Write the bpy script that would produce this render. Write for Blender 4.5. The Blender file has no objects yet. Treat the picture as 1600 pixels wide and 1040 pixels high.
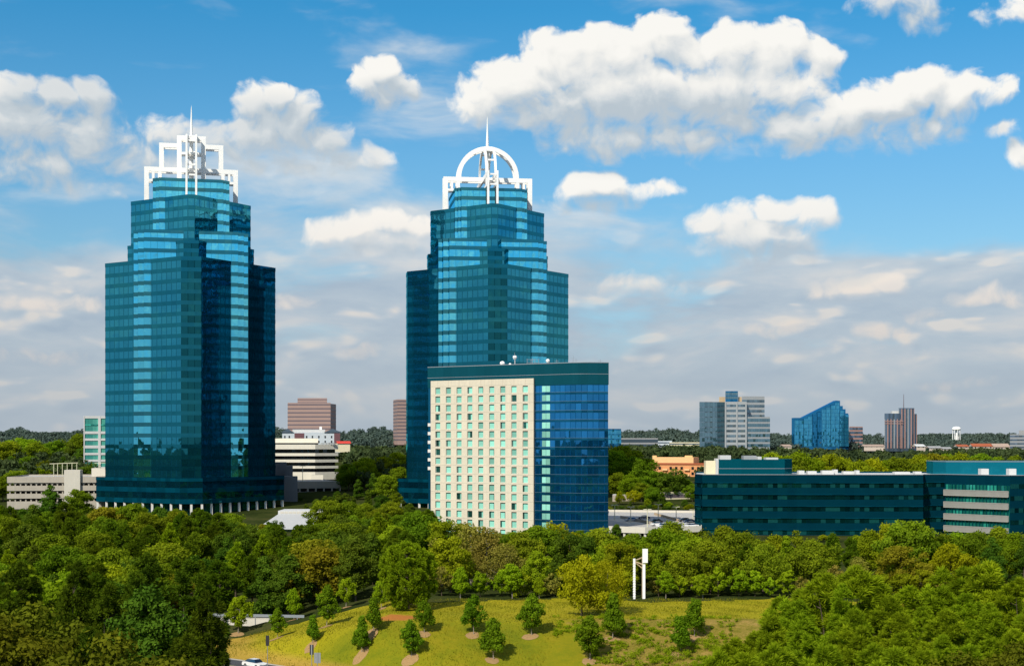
import bpy, bmesh, math, random
import numpy as np
from mathutils import Vector, Matrix

random.seed(7)
RNG = np.random.default_rng(11)
SC = bpy.context.scene
COL = SC.collection
F = 2250.0            # focal length in photo pixels (1600 wide)
CAMZ = 30.0
HOR = 693.0           # horizon row

# ------------------------------------------------------------------ camera
cam_d = bpy.data.cameras.new('camera')
cam = bpy.data.objects.new('camera', cam_d)
COL.objects.link(cam)
cam.location = (0, 0, CAMZ)
cam.rotation_euler = (math.pi / 2, 0, 0)
cam_d.sensor_width = 36.0
cam_d.lens = F / 1600 * 36.0
cam_d.shift_y = (HOR - 520) / 1600
cam_d.clip_start = 1.0
cam_d.clip_end = 30000
SC.camera = cam
SC.view_settings.view_transform = 'Standard'
SC.view_settings.look = 'None'
SC.view_settings.exposure = 0
SC.view_settings.gamma = 1
SC.render.engine = 'CYCLES'
SC.cycles.max_bounces = 6
SC.cycles.diffuse_bounces = 2
SC.cycles.glossy_bounces = 4
SC.cycles.transmission_bounces = 3
SC.cycles.transparent_max_bounces = 4
SC.cycles.caustics_reflective = False
SC.cycles.caustics_refractive = False
SC.cycles.sample_clamp_indirect = 4.0
SC.cycles.use_denoising = True
SC.cycles.denoiser = 'OPENIMAGEDENOISE'
SC.cycles.denoising_input_passes = 'RGB_ALBEDO_NORMAL'
SC.cycles.denoising_prefilter = 'ACCURATE'
SC.cycles.use_light_tree = False


def P(px, py, Y):
    """world point on the ray of a photo pixel at distance Y"""
    return Vector(((px - 800) * Y / F, Y, CAMZ - (py - HOR) * Y / F))


def lin(r, g, b):
    def c(v):
        v /= 255.0
        return v / 12.92 if v <= 0.04045 else ((v + 0.055) / 1.055) ** 2.4
    return (c(r), c(g), c(b), 1.0)


# ------------------------------------------------------------------ node helper
class NT:
    def __init__(self, tree):
        self.t = tree
        self.n = tree.nodes
        self.l = tree.links

    def new(self, kind, **kw):
        nd = self.n.new(kind)
        for k, v in kw.items():
            setattr(nd, k, v)
        return nd

    def put(self, sock, v):
        if hasattr(v, 'links') or isinstance(v, bpy.types.NodeSocket):
            self.l.new(v, sock)
        elif v is not None:
            sock.default_value = v

    def m(self, op, a, b=None, c=None, clamp=False):
        nd = self.new('ShaderNodeMath', operation=op)
        nd.use_clamp = clamp
        for i, v in enumerate((a, b, c)):
            self.put(nd.inputs[i], v)
        return nd.outputs[0]

    def v(self, op, a, b=None, scale=None):
        nd = self.new('ShaderNodeVectorMath', operation=op)
        self.put(nd.inputs[0], a)
        if b is not None:
            self.put(nd.inputs[1], b)
        if scale is not None:
            self.put(nd.inputs['Scale'], scale)
        return nd.outputs['Value'] if op in ('LENGTH', 'DOT_PRODUCT', 'DISTANCE') else nd.outputs[0]

    def mix(self, f, a, b, blend='MIX'):
        nd = self.new('ShaderNodeMix', data_type='RGBA', blend_type=blend)
        self.put(nd.inputs[0], f)
        self.put(nd.inputs[6], a)
        self.put(nd.inputs[7], b)
        return nd.outputs[2]

    def noise(self, vec, scale, detail=3, rough=0.5, color=False, dist=0.0):
        nd = self.new('ShaderNodeTexNoise')
        if vec is not None:
            self.put(nd.inputs['Vector'], vec)
        nd.inputs['Scale'].default_value = scale
        nd.inputs['Detail'].default_value = detail
        nd.inputs['Roughness'].default_value = rough
        nd.inputs['Distortion'].default_value = dist
        return nd.outputs['Color'] if color else nd.outputs[0]

    def ramp(self, f, pts, interp='LINEAR'):
        nd = self.new('ShaderNodeValToRGB')
        cr = nd.color_ramp
        cr.interpolation = interp
        while len(cr.elements) < len(pts):
            cr.elements.new(0.5)
        for e, (p, c) in zip(cr.elements, pts):
            e.position = p
            e.color = c if len(c) == 4 else (*c, 1)
        self.put(nd.inputs[0], f)
        return nd.outputs[0]

    def step(self, x, lo, hi):
        nd = self.new('ShaderNodeMapRange', interpolation_type='SMOOTHSTEP')
        self.put(nd.inputs[0], x)
        nd.inputs[1].default_value = lo
        nd.inputs[2].default_value = hi
        nd.inputs[3].default_value = 0
        nd.inputs[4].default_value = 1
        return nd.outputs[0]

    def sep(self, vec):
        nd = self.new('ShaderNodeSeparateXYZ')
        self.put(nd.inputs[0], vec)
        return nd.outputs

    def comb(self, x, y, z=0.0):
        nd = self.new('ShaderNodeCombineXYZ')
        self.put(nd.inputs[0], x)
        self.put(nd.inputs[1], y)
        self.put(nd.inputs[2], z)
        return nd.outputs[0]


# ------------------------------------------------------------------ sun and sky
SUN_AZ = math.radians(-150)      # measured clockwise from +Y: behind the camera, to the left
SUN_EL = math.radians(41)
sun_dir = Vector((math.sin(SUN_AZ) * math.cos(SUN_EL), math.cos(SUN_AZ) * math.cos(SUN_EL), math.sin(SUN_EL)))
sun_d = bpy.data.lights.new('sun', 'SUN')
sun_d.energy = 4.7
sun_d.angle = math.radians(0.5)
sun_d.color = (1.0, 0.93, 0.80)
sun = bpy.data.objects.new('sun', sun_d)
COL.objects.link(sun)
sun.rotation_euler = (-sun_dir).to_track_quat('-Z', 'Y').to_euler()
sun.location = (0, 0, 200)
def make_world():
    w = bpy.data.worlds.new('World')
    SC.world = w
    w.use_nodes = True
    t = w.node_tree
    t.nodes.clear()
    N = NT(t)
    out = N.new('ShaderNodeOutputWorld')
    sky = N.new('ShaderNodeTexSky', sky_type='NISHITA')
    sky.sun_disc = False
    sky.sun_elevation = SUN_EL
    sky.sun_rotation = SUN_AZ
    sky.altitude = 300
    sky.air_density = 1.0
    sky.dust_density = 0.6
    sky.ozone_density = 2.5
    D = N.new('ShaderNodeTexCoord').outputs['Generated']

    # cumulus banks: centre and radii in photo pixels, weight
    banks = [
        # the big bank: domes along the top, broad body, ragged base
        (760, 160, 58, 44, 1.0), (815, 130, 75, 55, 1.1), (880, 98, 80, 55, 1.1), (950, 90, 75, 55, 1.1), (1030, 62, 70, 50, 1.2), (1075, 85, 60, 45, 1.0), (1140, 80, 80, 50, 1.1), (1215, 75, 80, 48, 1.1), (1280, 85, 52, 42, 1.0),
        (860, 165, 110, 60, 1.0), (980, 150, 140, 75, 1.2), (1110, 145, 130, 75, 1.1), (1215, 135, 90, 60, 0.9), (950, 215, 120, 45, 0.9), (1075, 210, 120, 48, 0.8), (1160, 175, 90, 60, 0.9),
        # its right hand neighbour
        (1245, 205, 75, 48, 0.9), (1310, 185, 75, 52, 1.1), (1380, 160, 75, 50, 1.1), (1435, 135, 60, 42, 1.2), (1490, 155, 70, 42, 1.0), (1555, 148, 48, 28, 0.9), (1350, 220, 110, 34, 0.7), (1440, 195, 90, 38, 0.7),
        # small round one
        (572, 140, 34, 36, 1.0), (600, 118, 36, 34, 1.1), (628, 142, 34, 34, 1.0), (598, 158, 52, 28, 0.8),
        # left hand banks
        (20, 140, 60, 38, 1.0), (80, 150, 60, 40, 1.0), (135, 155, 45, 40, 0.9), (30, 200, 110, 60, 1.1), (130, 210, 90, 55, 0.9), (60, 255, 120, 45, 0.8), (130, 285, 90, 30, 0.5), (200, 250, 70, 40, 0.6),
        (395, 165, 38, 36, 1.0), (430, 155, 42, 34, 1.1), (470, 180, 45, 40, 1.0), (425, 205, 85, 50, 1.1), (500, 220, 55, 36, 0.9), (340, 225, 80, 36, 0.8), (265, 210, 70, 34, 0.7), (440, 255, 110, 32, 0.7), (560, 250, 60, 26, 0.6), (590, 240, 34, 20, 0.6), (300, 255, 90, 34, 0.6),
        # middle sky
        (510, 365, 48, 28, 1.0), (560, 358, 48, 30, 1.1), (610, 355, 52, 30, 1.1), (655, 362, 40, 26, 1.0), (580, 385, 105, 24, 0.9),
        (900, 300, 45, 32, 1.0), (938, 288, 42, 28, 1.1), (975, 305, 48, 24, 0.9), (1035, 298, 48, 18, 0.6), (920, 318, 90, 18, 0.7),
        (1115, 348, 38, 32, 1.0), (1160, 345, 48, 36, 1.1), (1212, 330, 50, 34, 1.2), (1262, 342, 48, 34, 1.1), (1190, 378, 110, 52, 1.25), (1140, 388, 62, 40, 1.0), (1250, 385, 60, 36, 0.9),
        (1275, 452, 38, 24, 1.0), (1310, 448, 40, 26, 1.0), (1350, 450, 42, 26, 1.0), (1390, 438, 36, 28, 1.2), (1320, 466, 90, 18, 0.8),
        (970, 445, 48, 22, 0.8), (1015, 448, 50, 22, 0.8), (1060, 445, 42, 18, 0.6), (1365, 520, 42, 22, 0.9), (1410, 522, 45, 22, 0.9), (1530, 462, 55, 20, 0.9), (1575, 465, 40, 18, 0.8), (1440, 488, 50, 16, 0.7), (1255, 505, 50, 16, 0.7), (1210, 512, 40, 14, 0.6),
        (50, 478, 50, 20, 0.8), (100, 472, 48, 22, 0.9), (140, 480, 40, 18, 0.8), (12, 478, 34, 22, 0.8), (455, 475, 40, 18, 0.7), (560, 552, 50, 14, 0.5), (60, 560, 90, 14, 0.5), (1480, 600, 70, 12, 0.5),
        (1390, 5, 60, 34, 0.6), (1440, 25, 50, 40, 0.5), (1560, 12, 55, 28, 0.5), (1595, 245, 36, 26, 0.9), (1575, 205, 46, 18, 0.6),
    ]

    x, y, z = N.sep(D)[0:3]
    A = N.m('MULTIPLY', N.m('ARCTAN2', x, y), 10.0)
    hyp = N.m('SQRT', N.m('ADD', N.m('MULTIPLY', x, x), N.m('MULTIPLY', y, y)))
    E = N.m('MULTIPLY', N.m('DIVIDE', z, N.m('MAXIMUM', hyp, 0.02)), 10.0)
    p0 = N.comb(A, E, 0.0)

    def n2(vec, scale, detail, rough, color=False):
        nd = N.new('ShaderNodeTexNoise', noise_dimensions='2D')
        N.put(nd.inputs['Vector'], vec)
        nd.inputs['Scale'].default_value = scale
        nd.inputs['Detail'].default_value = detail
        nd.inputs['Roughness'].default_value = rough
        return nd.outputs['Color'] if color else nd.outputs[0]

    def density(p):
        w1 = N.v('MULTIPLY', N.v('SUBTRACT', n2(p, 2.1, 2, 0.55, True), (0.5, 0.5, 0.5)), (0.30, 0.20, 0))
        wv = N.v('ADD', p, w1)
        field = None
        for (cx, cy, rx, ry, wt) in banks:
            tanaz = (cx - 800) / F
            az = math.atan(tanaz)
            k = math.cos(az)
            ca, ce = az * 10, (HOR - cy) / F * k * 10
            ra, re = rx / F * 10 * k * k, ry / F * 10 * k
            qn = N.new('ShaderNodeVectorMath', operation='MULTIPLY_ADD')
            N.put(qn.inputs[0], wv)
            qn.inputs[1].default_value = (1 / ra, 1 / re, 0)
            qn.inputs[2].default_value = (-ca / ra, -ce / re, 0)
            q = qn.outputs[0]
            s = N.m('MULTIPLY_ADD', N.v('DOT_PRODUCT', q, q), -wt, wt)
            field = s if field is None else N.m('SMOOTH_MAX', field, s, 0.22)
        Ap, Ep = N.sep(p)[0:2]
        # elsewhere round the compass the cumulus field is free noise
        free_mask = N.m('MAXIMUM', N.step(N.m('ABSOLUTE', Ap), 3.6, 4.6), N.step(Ep, 3.4, 4.6))
        fr = n2(N.v('MULTIPLY', p, (1, 2.2, 1)), 0.42, 2, 0.5)
        free = N.m('MULTIPLY_ADD', N.m('SUBTRACT', fr, 0.50), 6.0, N.m('MULTIPLY_ADD', free_mask, 3.0, -3.0))
        field = N.m('MAXIMUM', N.m('MAXIMUM', field, free), -1.5)
        vo = N.new('ShaderNodeTexVoronoi', feature='SMOOTH_F1', voronoi_dimensions='2D')
        N.put(vo.inputs['Vector'], wv)
        vo.inputs['Scale'].default_value = 5.0
        vo.inputs['Detail'].default_value = 2.0
        vo.inputs['Roughness'].default_value = 0.55
        vo.inputs['Smoothness'].default_value = 0.8
        puff = N.m('SUBTRACT', 0.50, vo.outputs['Distance'])
        fb = N.m('SUBTRACT', n2(wv, 8.0, 6, 0.66), 0.5)
        d = N.m('MULTIPLY_ADD', puff, 0.70, field)
        return N.m('MULTIPLY_ADD', fb, 0.85, d), field

    d0, f0 = density(p0)
    d1, f1 = density(N.v('ADD', p0, (-0.06, 0.11, 0)))
    d0 = N.m('ADD', d0, 0.14)
    d1 = N.m('ADD', d1, 0.14)
    # side towards the light: density falls off there
    grad = N.m('MULTIPLY_ADD', N.m('SUBTRACT', f0, f1), 0.62, N.m('MULTIPLY', N.m('SUBTRACT', d0, d1), 0.60))
    lit = N.step(grad, -0.62, 0.72)
    # broad shaded undersides of the big banks
    shade = None
    for (cx, cy, rx, ry) in ((1000, 205, 250, 62), (1400, 222, 190, 46), (70, 235, 220, 75), (430, 230, 180, 78), (610, 165, 75, 40), (1210, 415, 150, 40), (930, 330, 120, 22), (570, 405, 150, 22), (1350, 482, 120, 20), (1420, 30, 120, 60), (110, 160, 120, 60), (1000, 470, 140, 22)):
        k = math.cos(math.atan((cx - 800) / F))
        qn = N.new('ShaderNodeVectorMath', operation='MULTIPLY_ADD')
        N.put(qn.inputs[0], p0)
        ra, re = rx / F * 10 * k * k, ry / F * 10 * k
        qn.inputs[1].default_value = (1 / ra, 1 / re, 0)
        qn.inputs[2].default_value = (-math.atan((cx - 800) / F) * 10 / ra, -(HOR - cy) / F * k * 10 / re, 0)
        sv = N.m('SUBTRACT', 1.0, N.v('DOT_PRODUCT', qn.outputs[0], qn.outputs[0]))
        shade = sv if shade is None else N.m('SMOOTH_MAX', shade, sv, 0.3)
    lit = N.m('MULTIPLY_ADD', N.m('SUBTRACT', lit, 0.5), 0.74, 0.66)
    lit = N.m('SUBTRACT', lit, N.m('MULTIPLY', N.step(shade, -0.9, 0.7), 0.56), clamp=True)
    thick = N.step(d0, 0.0, 1.0)
    low = N.step(E, 1.9, 0.5)
    soft = N.m('ADD', N.m('MULTIPLY_ADD', lit, -0.42, 0.98), N.m('MULTIPLY', N.step(E, 2.3, 0.9), 0.55))
    alpha = N.m('DIVIDE', d0, N.m('MAXIMUM', soft, 0.3), clamp=True)
    alpha = N.m('MULTIPLY', N.m('MULTIPLY', alpha, alpha), N.m('MULTIPLY_ADD', alpha, -2.0, 3.0))
    alpha = N.m('MULTIPLY', alpha, 0.97)
    lit = N.m('ADD', lit, N.m('MULTIPLY', N.m('SUBTRACT', 1.0, thick), 0.12), clamp=True)
    # horizon haze factor
    low = N.step(E, 1.9, 0.5)
    ccol_hi = N.ramp(lit, [(0.0, (0.50, 0.57, 0.625)), (0.3, (0.60, 0.655, 0.69)), (0.55, (0.77, 0.785, 0.78)), (0.8, (0.91, 0.895, 0.85)), (1.0, (0.98, 0.955, 0.90))])
    ccol_lo = N.ramp(lit, [(0.0, (0.42, 0.49, 0.57)), (0.45, (0.56, 0.58, 0.62)), (0.75, (0.70, 0.645, 0.60)), (1.0, (0.84, 0.72, 0.62))])
    ccol = N.mix(low, ccol_hi, ccol_lo)

    # layered cloud in the lower sky
    pw = N.v('ADD', p0, N.v('MULTIPLY', N.v('SUBTRACT', n2(N.v('MULTIPLY', p0, (1, 2, 1)), 0.8, 2, 0.45, True), (0.5, 0.5, 0.5)), (0.45, 0.2, 0)))
    st = n2(N.v('MULTIPLY', pw, (0.5, 1.7, 1)), 1.1, 6, 0.52)
    cover = N.ramp(N.m('DIVIDE', E, 10.0), [(0.0, (0.80,) * 3), (0.08, (0.76,) * 3), (0.125, (0.66,) * 3), (0.155, (0.54,) * 3), (0.18, (0.42,) * 3), (0.30, (0.28,) * 3), (1.0, (0.28,) * 3)])
    clear = N.v('DISTANCE', N.comb(N.m('MULTIPLY', A, 0.42), E), (1.25, 1.72, 0))
    cover = N.m('SUBTRACT', cover, N.m('MULTIPLY', N.step(clear, 0.75, 0.1), 0.20))
    sta = N.m('MULTIPLY', N.step(N.m('ADD', st, N.m('SUBTRACT', cover, 0.5)), 0.38, 0.66), 0.90)
    q0 = N.v('MULTIPLY', pw, (0.62, 1.9, 1))
    st2 = n2(q0, 1.5, 5, 0.50)
    st3 = n2(N.v('ADD', q0, (-0.05, 0.20, 0)), 1.5, 5, 0.50)
    relief = N.m('MULTIPLY_ADD', N.m('SUBTRACT', st2, st3), 1.5, N.m('MULTIPLY_ADD', st, 0.7, 0.15))
    def cells(p):
        vo = N.new('ShaderNodeTexVoronoi', feature='SMOOTH_F1', voronoi_dimensions='2D')
        N.put(vo.inputs['Vector'], p)
        vo.inputs['Scale'].default_value = 1.25
        vo.inputs['Detail'].default_value = 2.0
        vo.inputs['Roughness'].default_value = 0.55
        vo.inputs['Smoothness'].default_value = 0.9
        return vo.outputs['Distance']
    c0 = N.v('MULTIPLY', pw, (1.25, 3.3, 1))
    cell0 = cells(c0)
    cell1 = cells(N.v('ADD', c0, (-0.10, 0.24, 0)))
    tops = N.m('MULTIPLY', N.m('SUBTRACT', cell1, cell0), N.step(cell0, 0.75, 0.30))
    relief = N.m('MULTIPLY_ADD', tops, 1.15, N.m('MULTIPLY_ADD', N.m('SUBTRACT', relief, 0.5), 0.75, 0.48))
    scol = N.ramp(relief, [(0.22, (0.385, 0.462, 0.56)), (0.5, (0.475, 0.54, 0.61)), (0.64, (0.56, 0.59, 0.63)), (0.88, (0.74, 0.69, 0.645))])
    shigh = N.ramp(relief, [(0.2, (0.46, 0.59, 0.70)), (0.7, (0.72, 0.76, 0.78))])
    scol = N.mix(N.step(E, 0.9, 1.8), scol, shigh)

    # deep blue overhead, pale towards the horizon
    tint = N.ramp(N.m('DIVIDE', E, 10.0), [(0.0, (0.60, 0.80, 1.05)), (0.12, (0.74, 1.02, 1.08)), (0.20, (0.60, 1.10, 1.24)), (0.30, (0.27, 1.06, 1.30)), (0.6, (0.2, 0.7, 1.05)), (1.0, (0.2, 0.6, 0.95))])
    skyc = N.v('MINIMUM', N.mix(1.0, sky.outputs[0], tint, 'MULTIPLY'), (12.0, 12.0, 12.0))
    bsky = N.new('ShaderNodeBackground')
    N.put(bsky.inputs[0], skyc)
    bsky.inputs[1].default_value = 0.10
    bst = N.new('ShaderNodeBackground')
    N.put(bst.inputs[0], scol)
    bcl = N.new('ShaderNodeBackground')
    N.put(bcl.inputs[0], ccol)
    bhz = N.new('ShaderNodeBackground')
    bhz.inputs[0].default_value = (0.40, 0.46, 0.52, 1)

    def mixs(f, a, b):
        nd = N.new('ShaderNodeMixShader')
        N.put(nd.inputs[0], f)
        N.put(nd.inputs[1], a)
        N.put(nd.inputs[2], b)
        return nd.outputs[0]
    s = mixs(sta, bsky.outputs[0], bst.outputs[0])
    s = mixs(N.m('MULTIPLY', alpha, N.m('SUBTRACT', 1.0, N.m('MULTIPLY', low, 0.35))), s, bcl.outputs[0])
    haze = N.m('MULTIPLY', N.step(E, 1.1, -0.15), 0.75)
    s = mixs(haze, s, bhz.outputs[0])
    N.put(out.inputs[0], s)
    w.cycles.sampling_method = 'NONE'


make_world()
# ------------------------------------------------------------------ materials
def newmat(name):
    m = bpy.data.materials.new(name)
    m.use_nodes = True
    m.node_tree.nodes.clear()
    N = NT(m.node_tree)
    out = N.new('ShaderNodeOutputMaterial')
    return m, N, out


def plain(name, col, rough=0.7, var=0.12, scale=0.6, metal=0.0, spec=0.3, streak=0.0):
    """weathered solid surface: blotchy value variation and optional vertical streaks"""
    m, N, out = newmat(name)
    p = N.new('ShaderNodeBsdfPrincipled')
    co = N.new('ShaderNodeTexCoord').outputs['Object']
    n1 = N.noise(co, scale, 4, 0.6)
    f = N.m('MULTIPLY_ADD', N.m('SUBTRACT', n1, 0.5), 2 * var, 1.0)
    if streak:
        n2 = N.noise(N.v('MULTIPLY', co, (1.3, 1.3, 0.06)), 2.2, 3, 0.6)
        f = N.m('MULTIPLY', f, N.m('MULTIPLY_ADD', N.m('SUBTRACT', n2, 0.5), 2 * streak, 1.0))
    c = N.v('SCALE', (col[0], col[1], col[2]), scale=f)
    N.put(p.inputs['Base Color'], c)
    p.inputs['Roughness'].default_value = rough
    p.inputs['Metallic'].default_value = metal
    p.inputs['Specular IOR Level'].default_value = spec
    N.l.new(p.outputs[0], out.inputs[0])
    return m


def glass(name, tint, base, refl=0.6, graze=0.3, wob=0.012, pane=0.008, mull=0.0, rough=0.02, litvar=0.0, litcol=(0.1, 0.3, 0.28), dull=0.25):
    """curtain wall: every pane sits at its own slight angle, so reflections break from pane to pane"""
    m, N, out = newmat(name)
    uv = N.new('ShaderNodeUVMap')
    x, y, z = N.sep(uv.outputs[0])[0:3]
    cell = N.comb(N.m('FLOOR', x), N.m('FLOOR', y), 0)
    wn = N.new('ShaderNodeTexWhiteNoise', noise_dimensions='2D')
    N.put(wn.inputs['Vector'], cell)
    geo = N.new('ShaderNodeNewGeometry')
    j = N.v('SCALE', N.v('SUBTRACT', wn.outputs['Color'], (0.5, 0.5, 0.5)), scale=2 * pane)
    co = N.new('ShaderNodeTexCoord').outputs['Object']
    wv = N.v('SCALE', N.v('SUBTRACT', N.noise(co, 0.35, 2, 0.5, color=True), (0.5, 0.5, 0.5)), scale=2 * wob)
    nrm = N.v('NORMALIZE', N.v('ADD', geo.outputs['Normal'], N.v('ADD', j, wv)))
    gl = N.new('ShaderNodeBsdfGlossy')
    gl.inputs['Roughness'].default_value = rough
    N.put(gl.inputs['Normal'], nrm)
    var = N.m('MULTIPLY_ADD', N.m('SUBTRACT', wn.outputs['Value'], 0.5), 2 * dull, 1.0)
    N.put(gl.inputs[0], N.v('SCALE', tuple(tint), scale=var))
    df = N.new('ShaderNodeBsdfDiffuse')
    bc = N.v('SCALE', tuple(base), scale=var)
    if litvar > 0:
        sel = N.step(wn.outputs['Value'], 1.0 - litvar, 1.0 - litvar + 0.02)
        bc = N.mix(sel, bc, (*litcol, 1))
    if mull:
        fx = N.m('FRACT', x)
        ln = N.m('MAXIMUM', N.m('LESS_THAN', fx, mull), N.m('GREATER_THAN', fx, 1 - mull))
    N.put(df.inputs[0], bc)
    lw = N.new('ShaderNodeLayerWeight')
    lw.inputs[0].default_value = 0.35
    fac = N.m('MULTIPLY_ADD', N.m('MULTIPLY', lw.outputs['Facing'], lw.outputs['Facing']), graze, refl, clamp=True)
    if mull:
        fac = N.m('MULTIPLY', fac, N.m('MULTIPLY_ADD', ln, -0.75, 1.0))
    mx = N.new('ShaderNodeMixShader')
    N.put(mx.inputs[0], fac)
    N.l.new(df.outputs[0], mx.inputs[1])
    N.l.new(gl.outputs[0], mx.inputs[2])
    N.l.new(mx.outputs[0], out.inputs[0])
    return m


M = {}
M['s_glass'] = glass('bright_teal_glass', (0.15, 0.76, 1.02), (0.003, 0.105, 0.165), 0.80, 0.2, 0.020, 0.0045, mull=0.02, dull=0.07)
M['s_span'] = glass('teal_spandrel_glass', (0.10, 0.44, 0.54), (0.003, 0.045, 0.065), 0.36, 0.2, 0.006, 0.003, dull=0.06)
M['d_glass'] = glass('deep_teal_glass', (0.085, 0.63, 0.87), (0.002, 0.034, 0.058), 0.36, 0.75, 0.009, 0.003, mull=0.05, dull=0.07)
M['chamfer_glass'] = glass('dark_chamfer_glass', (0.07, 0.60, 0.72), (0.001, 0.022, 0.034), 0.15, 0.6, 0.010, 0.004, mull=0.05, dull=0.22)
M['d_span'] = glass('deep_teal_spandrel', (0.06, 0.52, 0.68), (0.001, 0.026, 0.044), 0.26, 0.60, 0.004, 0.002, dull=0.05)
M['podium_glass'] = glass('podium_glass', (0.05, 0.40, 0.5), (0.001, 0.02, 0.035), 0.35, 0.4, 0.01, 0.006, mull=0.03)
M['podium_span'] = glass('podium_spandrel', (0.05, 0.36, 0.46), (0.001, 0.05, 0.085), 0.25, 0.3, 0.004, 0.003)
M['blue_glass'] = glass('deep_blue_glass', (0.06, 0.40, 0.84), (0.002, 0.050, 0.14), 0.52, 0.3, 0.012, 0.008, mull=0.06, dull=0.22)
M['blue_span'] = glass('blue_spandrel_glass', (0.04, 0.28, 0.46), (0.002, 0.042, 0.085), 0.28, 0.25, 0.004, 0.003)
M['cornice'] = glass('teal_cornice_panel', (0.05, 0.28, 0.34), (0.003, 0.052, 0.072), 0.16, 0.15, 0.004, 0.003, mull=0.015, rough=0.12, dull=0.06)
M['off_glass'] = glass('office_dark_glass', (0.05, 0.45, 0.48), (0.001, 0.018, 0.022), 0.22, 0.3, 0.01, 0.012, mull=0.04, litvar=0.28, litcol=(0.006, 0.060, 0.066), dull=0.5)
M['off_span'] = glass('office_teal_spandrel', (0.03, 0.28, 0.36), (0.001, 0.031, 0.052), 0.15, 0.2, 0.003, 0.003, mull=0.012, dull=0.06)
M['off_pent'] = glass('office_penthouse_panel', (0.04, 0.3, 0.36), (0.001, 0.06, 0.085), 0.14, 0.2, 0.003, 0.003, mull=0.01, rough=0.1, dull=0.05)
M['teal_screen'] = glass('teal_roof_screen', (0.06, 0.42, 0.5), (0.004, 0.13, 0.19), 0.2, 0.2, 0.003, 0.003, mull=0.01, rough=0.1, dull=0.06)
M['green_glass'] = glass('green_glass', (0.12, 0.60, 0.50), (0.01, 0.16, 0.13), 0.40, 0.2, 0.01, 0.02, mull=0.06, litvar=0.2, litcol=(0.03, 0.36, 0.27), dull=0.4)
M['mint_glass'] = glass('mint_glass', (0.2, 0.6, 0.5), (0.10, 0.42, 0.34), 0.22, 0.2, 0.01, 0.02, mull=0.05, litvar=0.25, litcol=(0.03, 0.2, 0.17), dull=0.25)
M['curtain'] = glass('mint_curtained_glass', (0.25, 0.6, 0.5), (0.26, 0.60, 0.49), 0.10, 0.2, 0.01, 0.02, dull=0.32)
M['dark_pane_head_shade'] = glass('dark_room_head_shade', (0.1, 0.35, 0.3), (0.015, 0.07, 0.06), 0.15, 0.2, 0.01, 0.02, dull=0.5)  # dark rooms, and the painted shade at each window head
M['sky_glass'] = glass('pale_blue_glass', (0.30, 0.45, 0.53), (0.05, 0.115, 0.15), 0.52, 0.25, 0.012, 0.006, mull=0.06, dull=0.12)
M['grey_win'] = glass('grey_window_glass', (0.2, 0.34, 0.44), (0.10, 0.14, 0.17), 0.4, 0.2, 0.01, 0.02, mull=0.06, dull=0.3)
M['far_blue'] = glass('far_blue_glass', (0.13, 0.55, 0.85), (0.02, 0.15, 0.25), 0.55, 0.2, 0.015, 0.008, mull=0.06, dull=0.15)
M['far_blue_span'] = glass('far_blue_spandrel', (0.05, 0.32, 0.6), (0.006, 0.07, 0.16), 0.45, 0.2, 0.01, 0.01, dull=0.2)
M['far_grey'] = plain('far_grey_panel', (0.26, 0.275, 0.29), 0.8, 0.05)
M['far_dark'] = glass('far_hazed_dark_glass', (0.2, 0.3, 0.42), (0.075, 0.105, 0.14), 0.35, 0.2, 0.02, 0.02, dull=0.3)  # lightened and bluish: distance haze put into the glass colour
M['dark_win'] = glass('dark_strip_window', (0.2, 0.25, 0.27), (0.015, 0.018, 0.02), 0.2, 0.2, 0.01, 0.01, mull=0.05, dull=0.3)
M['blue_line'] = plain('blue_grey_sill', (0.16, 0.26, 0.36), 0.5, 0.05)
M['white'] = plain('white_painted_steel', (0.93, 0.925, 0.90), 0.45, 0.04, 0.4)
M['column'] = plain('pale_concrete_column', (0.68, 0.66, 0.62), 0.7, 0.08)
M['pavilion_roof'] = plain('pale_metal_roof', (0.40, 0.41, 0.42), 0.7, 0.05, 0.3, streak=0.08)
M['roof'] = plain('grey_roof_membrane', (0.16, 0.17, 0.17), 0.9, 0.2, 0.2)
M['white_roof'] = plain('white_roof_membrane', (0.58, 0.585, 0.58), 0.8, 0.08, 0.15, streak=0.05)
M['concrete'] = plain('parking_concrete', (0.43, 0.385, 0.32), 0.85, 0.14, 0.25, streak=0.16)
M['pale_conc'] = plain('pale_concrete', (0.60, 0.56, 0.48), 0.85, 0.08, 0.25, streak=0.08)
M['grey_conc'] = plain('grey_concrete', (0.20, 0.21, 0.22), 0.85, 0.12, 0.25, streak=0.12)
M['cream_band'] = plain('cream_precast', (0.72, 0.68, 0.58), 0.8, 0.06, 0.3, streak=0.08)
M['deck'] = plain('parking_deck_surface', (0.44, 0.43, 0.41), 0.9, 0.12, 0.08)
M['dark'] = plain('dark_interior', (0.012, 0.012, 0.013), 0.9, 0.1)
M['brown'] = plain('far_brown_brick', (0.36, 0.245, 0.215), 0.85, 0.06, 0.1)
M['brown_win'] = plain('far_brown_window', (0.155, 0.125, 0.14), 0.4, 0.1, 0.1)
M['maroon'] = plain('maroon_panel', (0.16, 0.075, 0.085), 0.8, 0.06)
M['pale_blue'] = plain('pale_blue_wall', (0.55, 0.60, 0.64), 0.8, 0.04)
M['slate'] = plain('slate_roof', (0.05, 0.075, 0.10), 0.8, 0.1)
M['grey_panel'] = plain('grey_white_panel', (0.315, 0.335, 0.35), 0.7, 0.04)  # low contrast to its windows: distance haze put into the base colour
M['tan'] = plain('tan_stone', (0.50, 0.38, 0.24), 0.85, 0.06)
M['orange'] = plain('orange_stucco', (0.66, 0.30, 0.13), 0.85, 0.08, 0.3)
M['peach'] = plain('peach_stucco', (0.80, 0.50, 0.24), 0.85, 0.06, 0.3)
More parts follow.
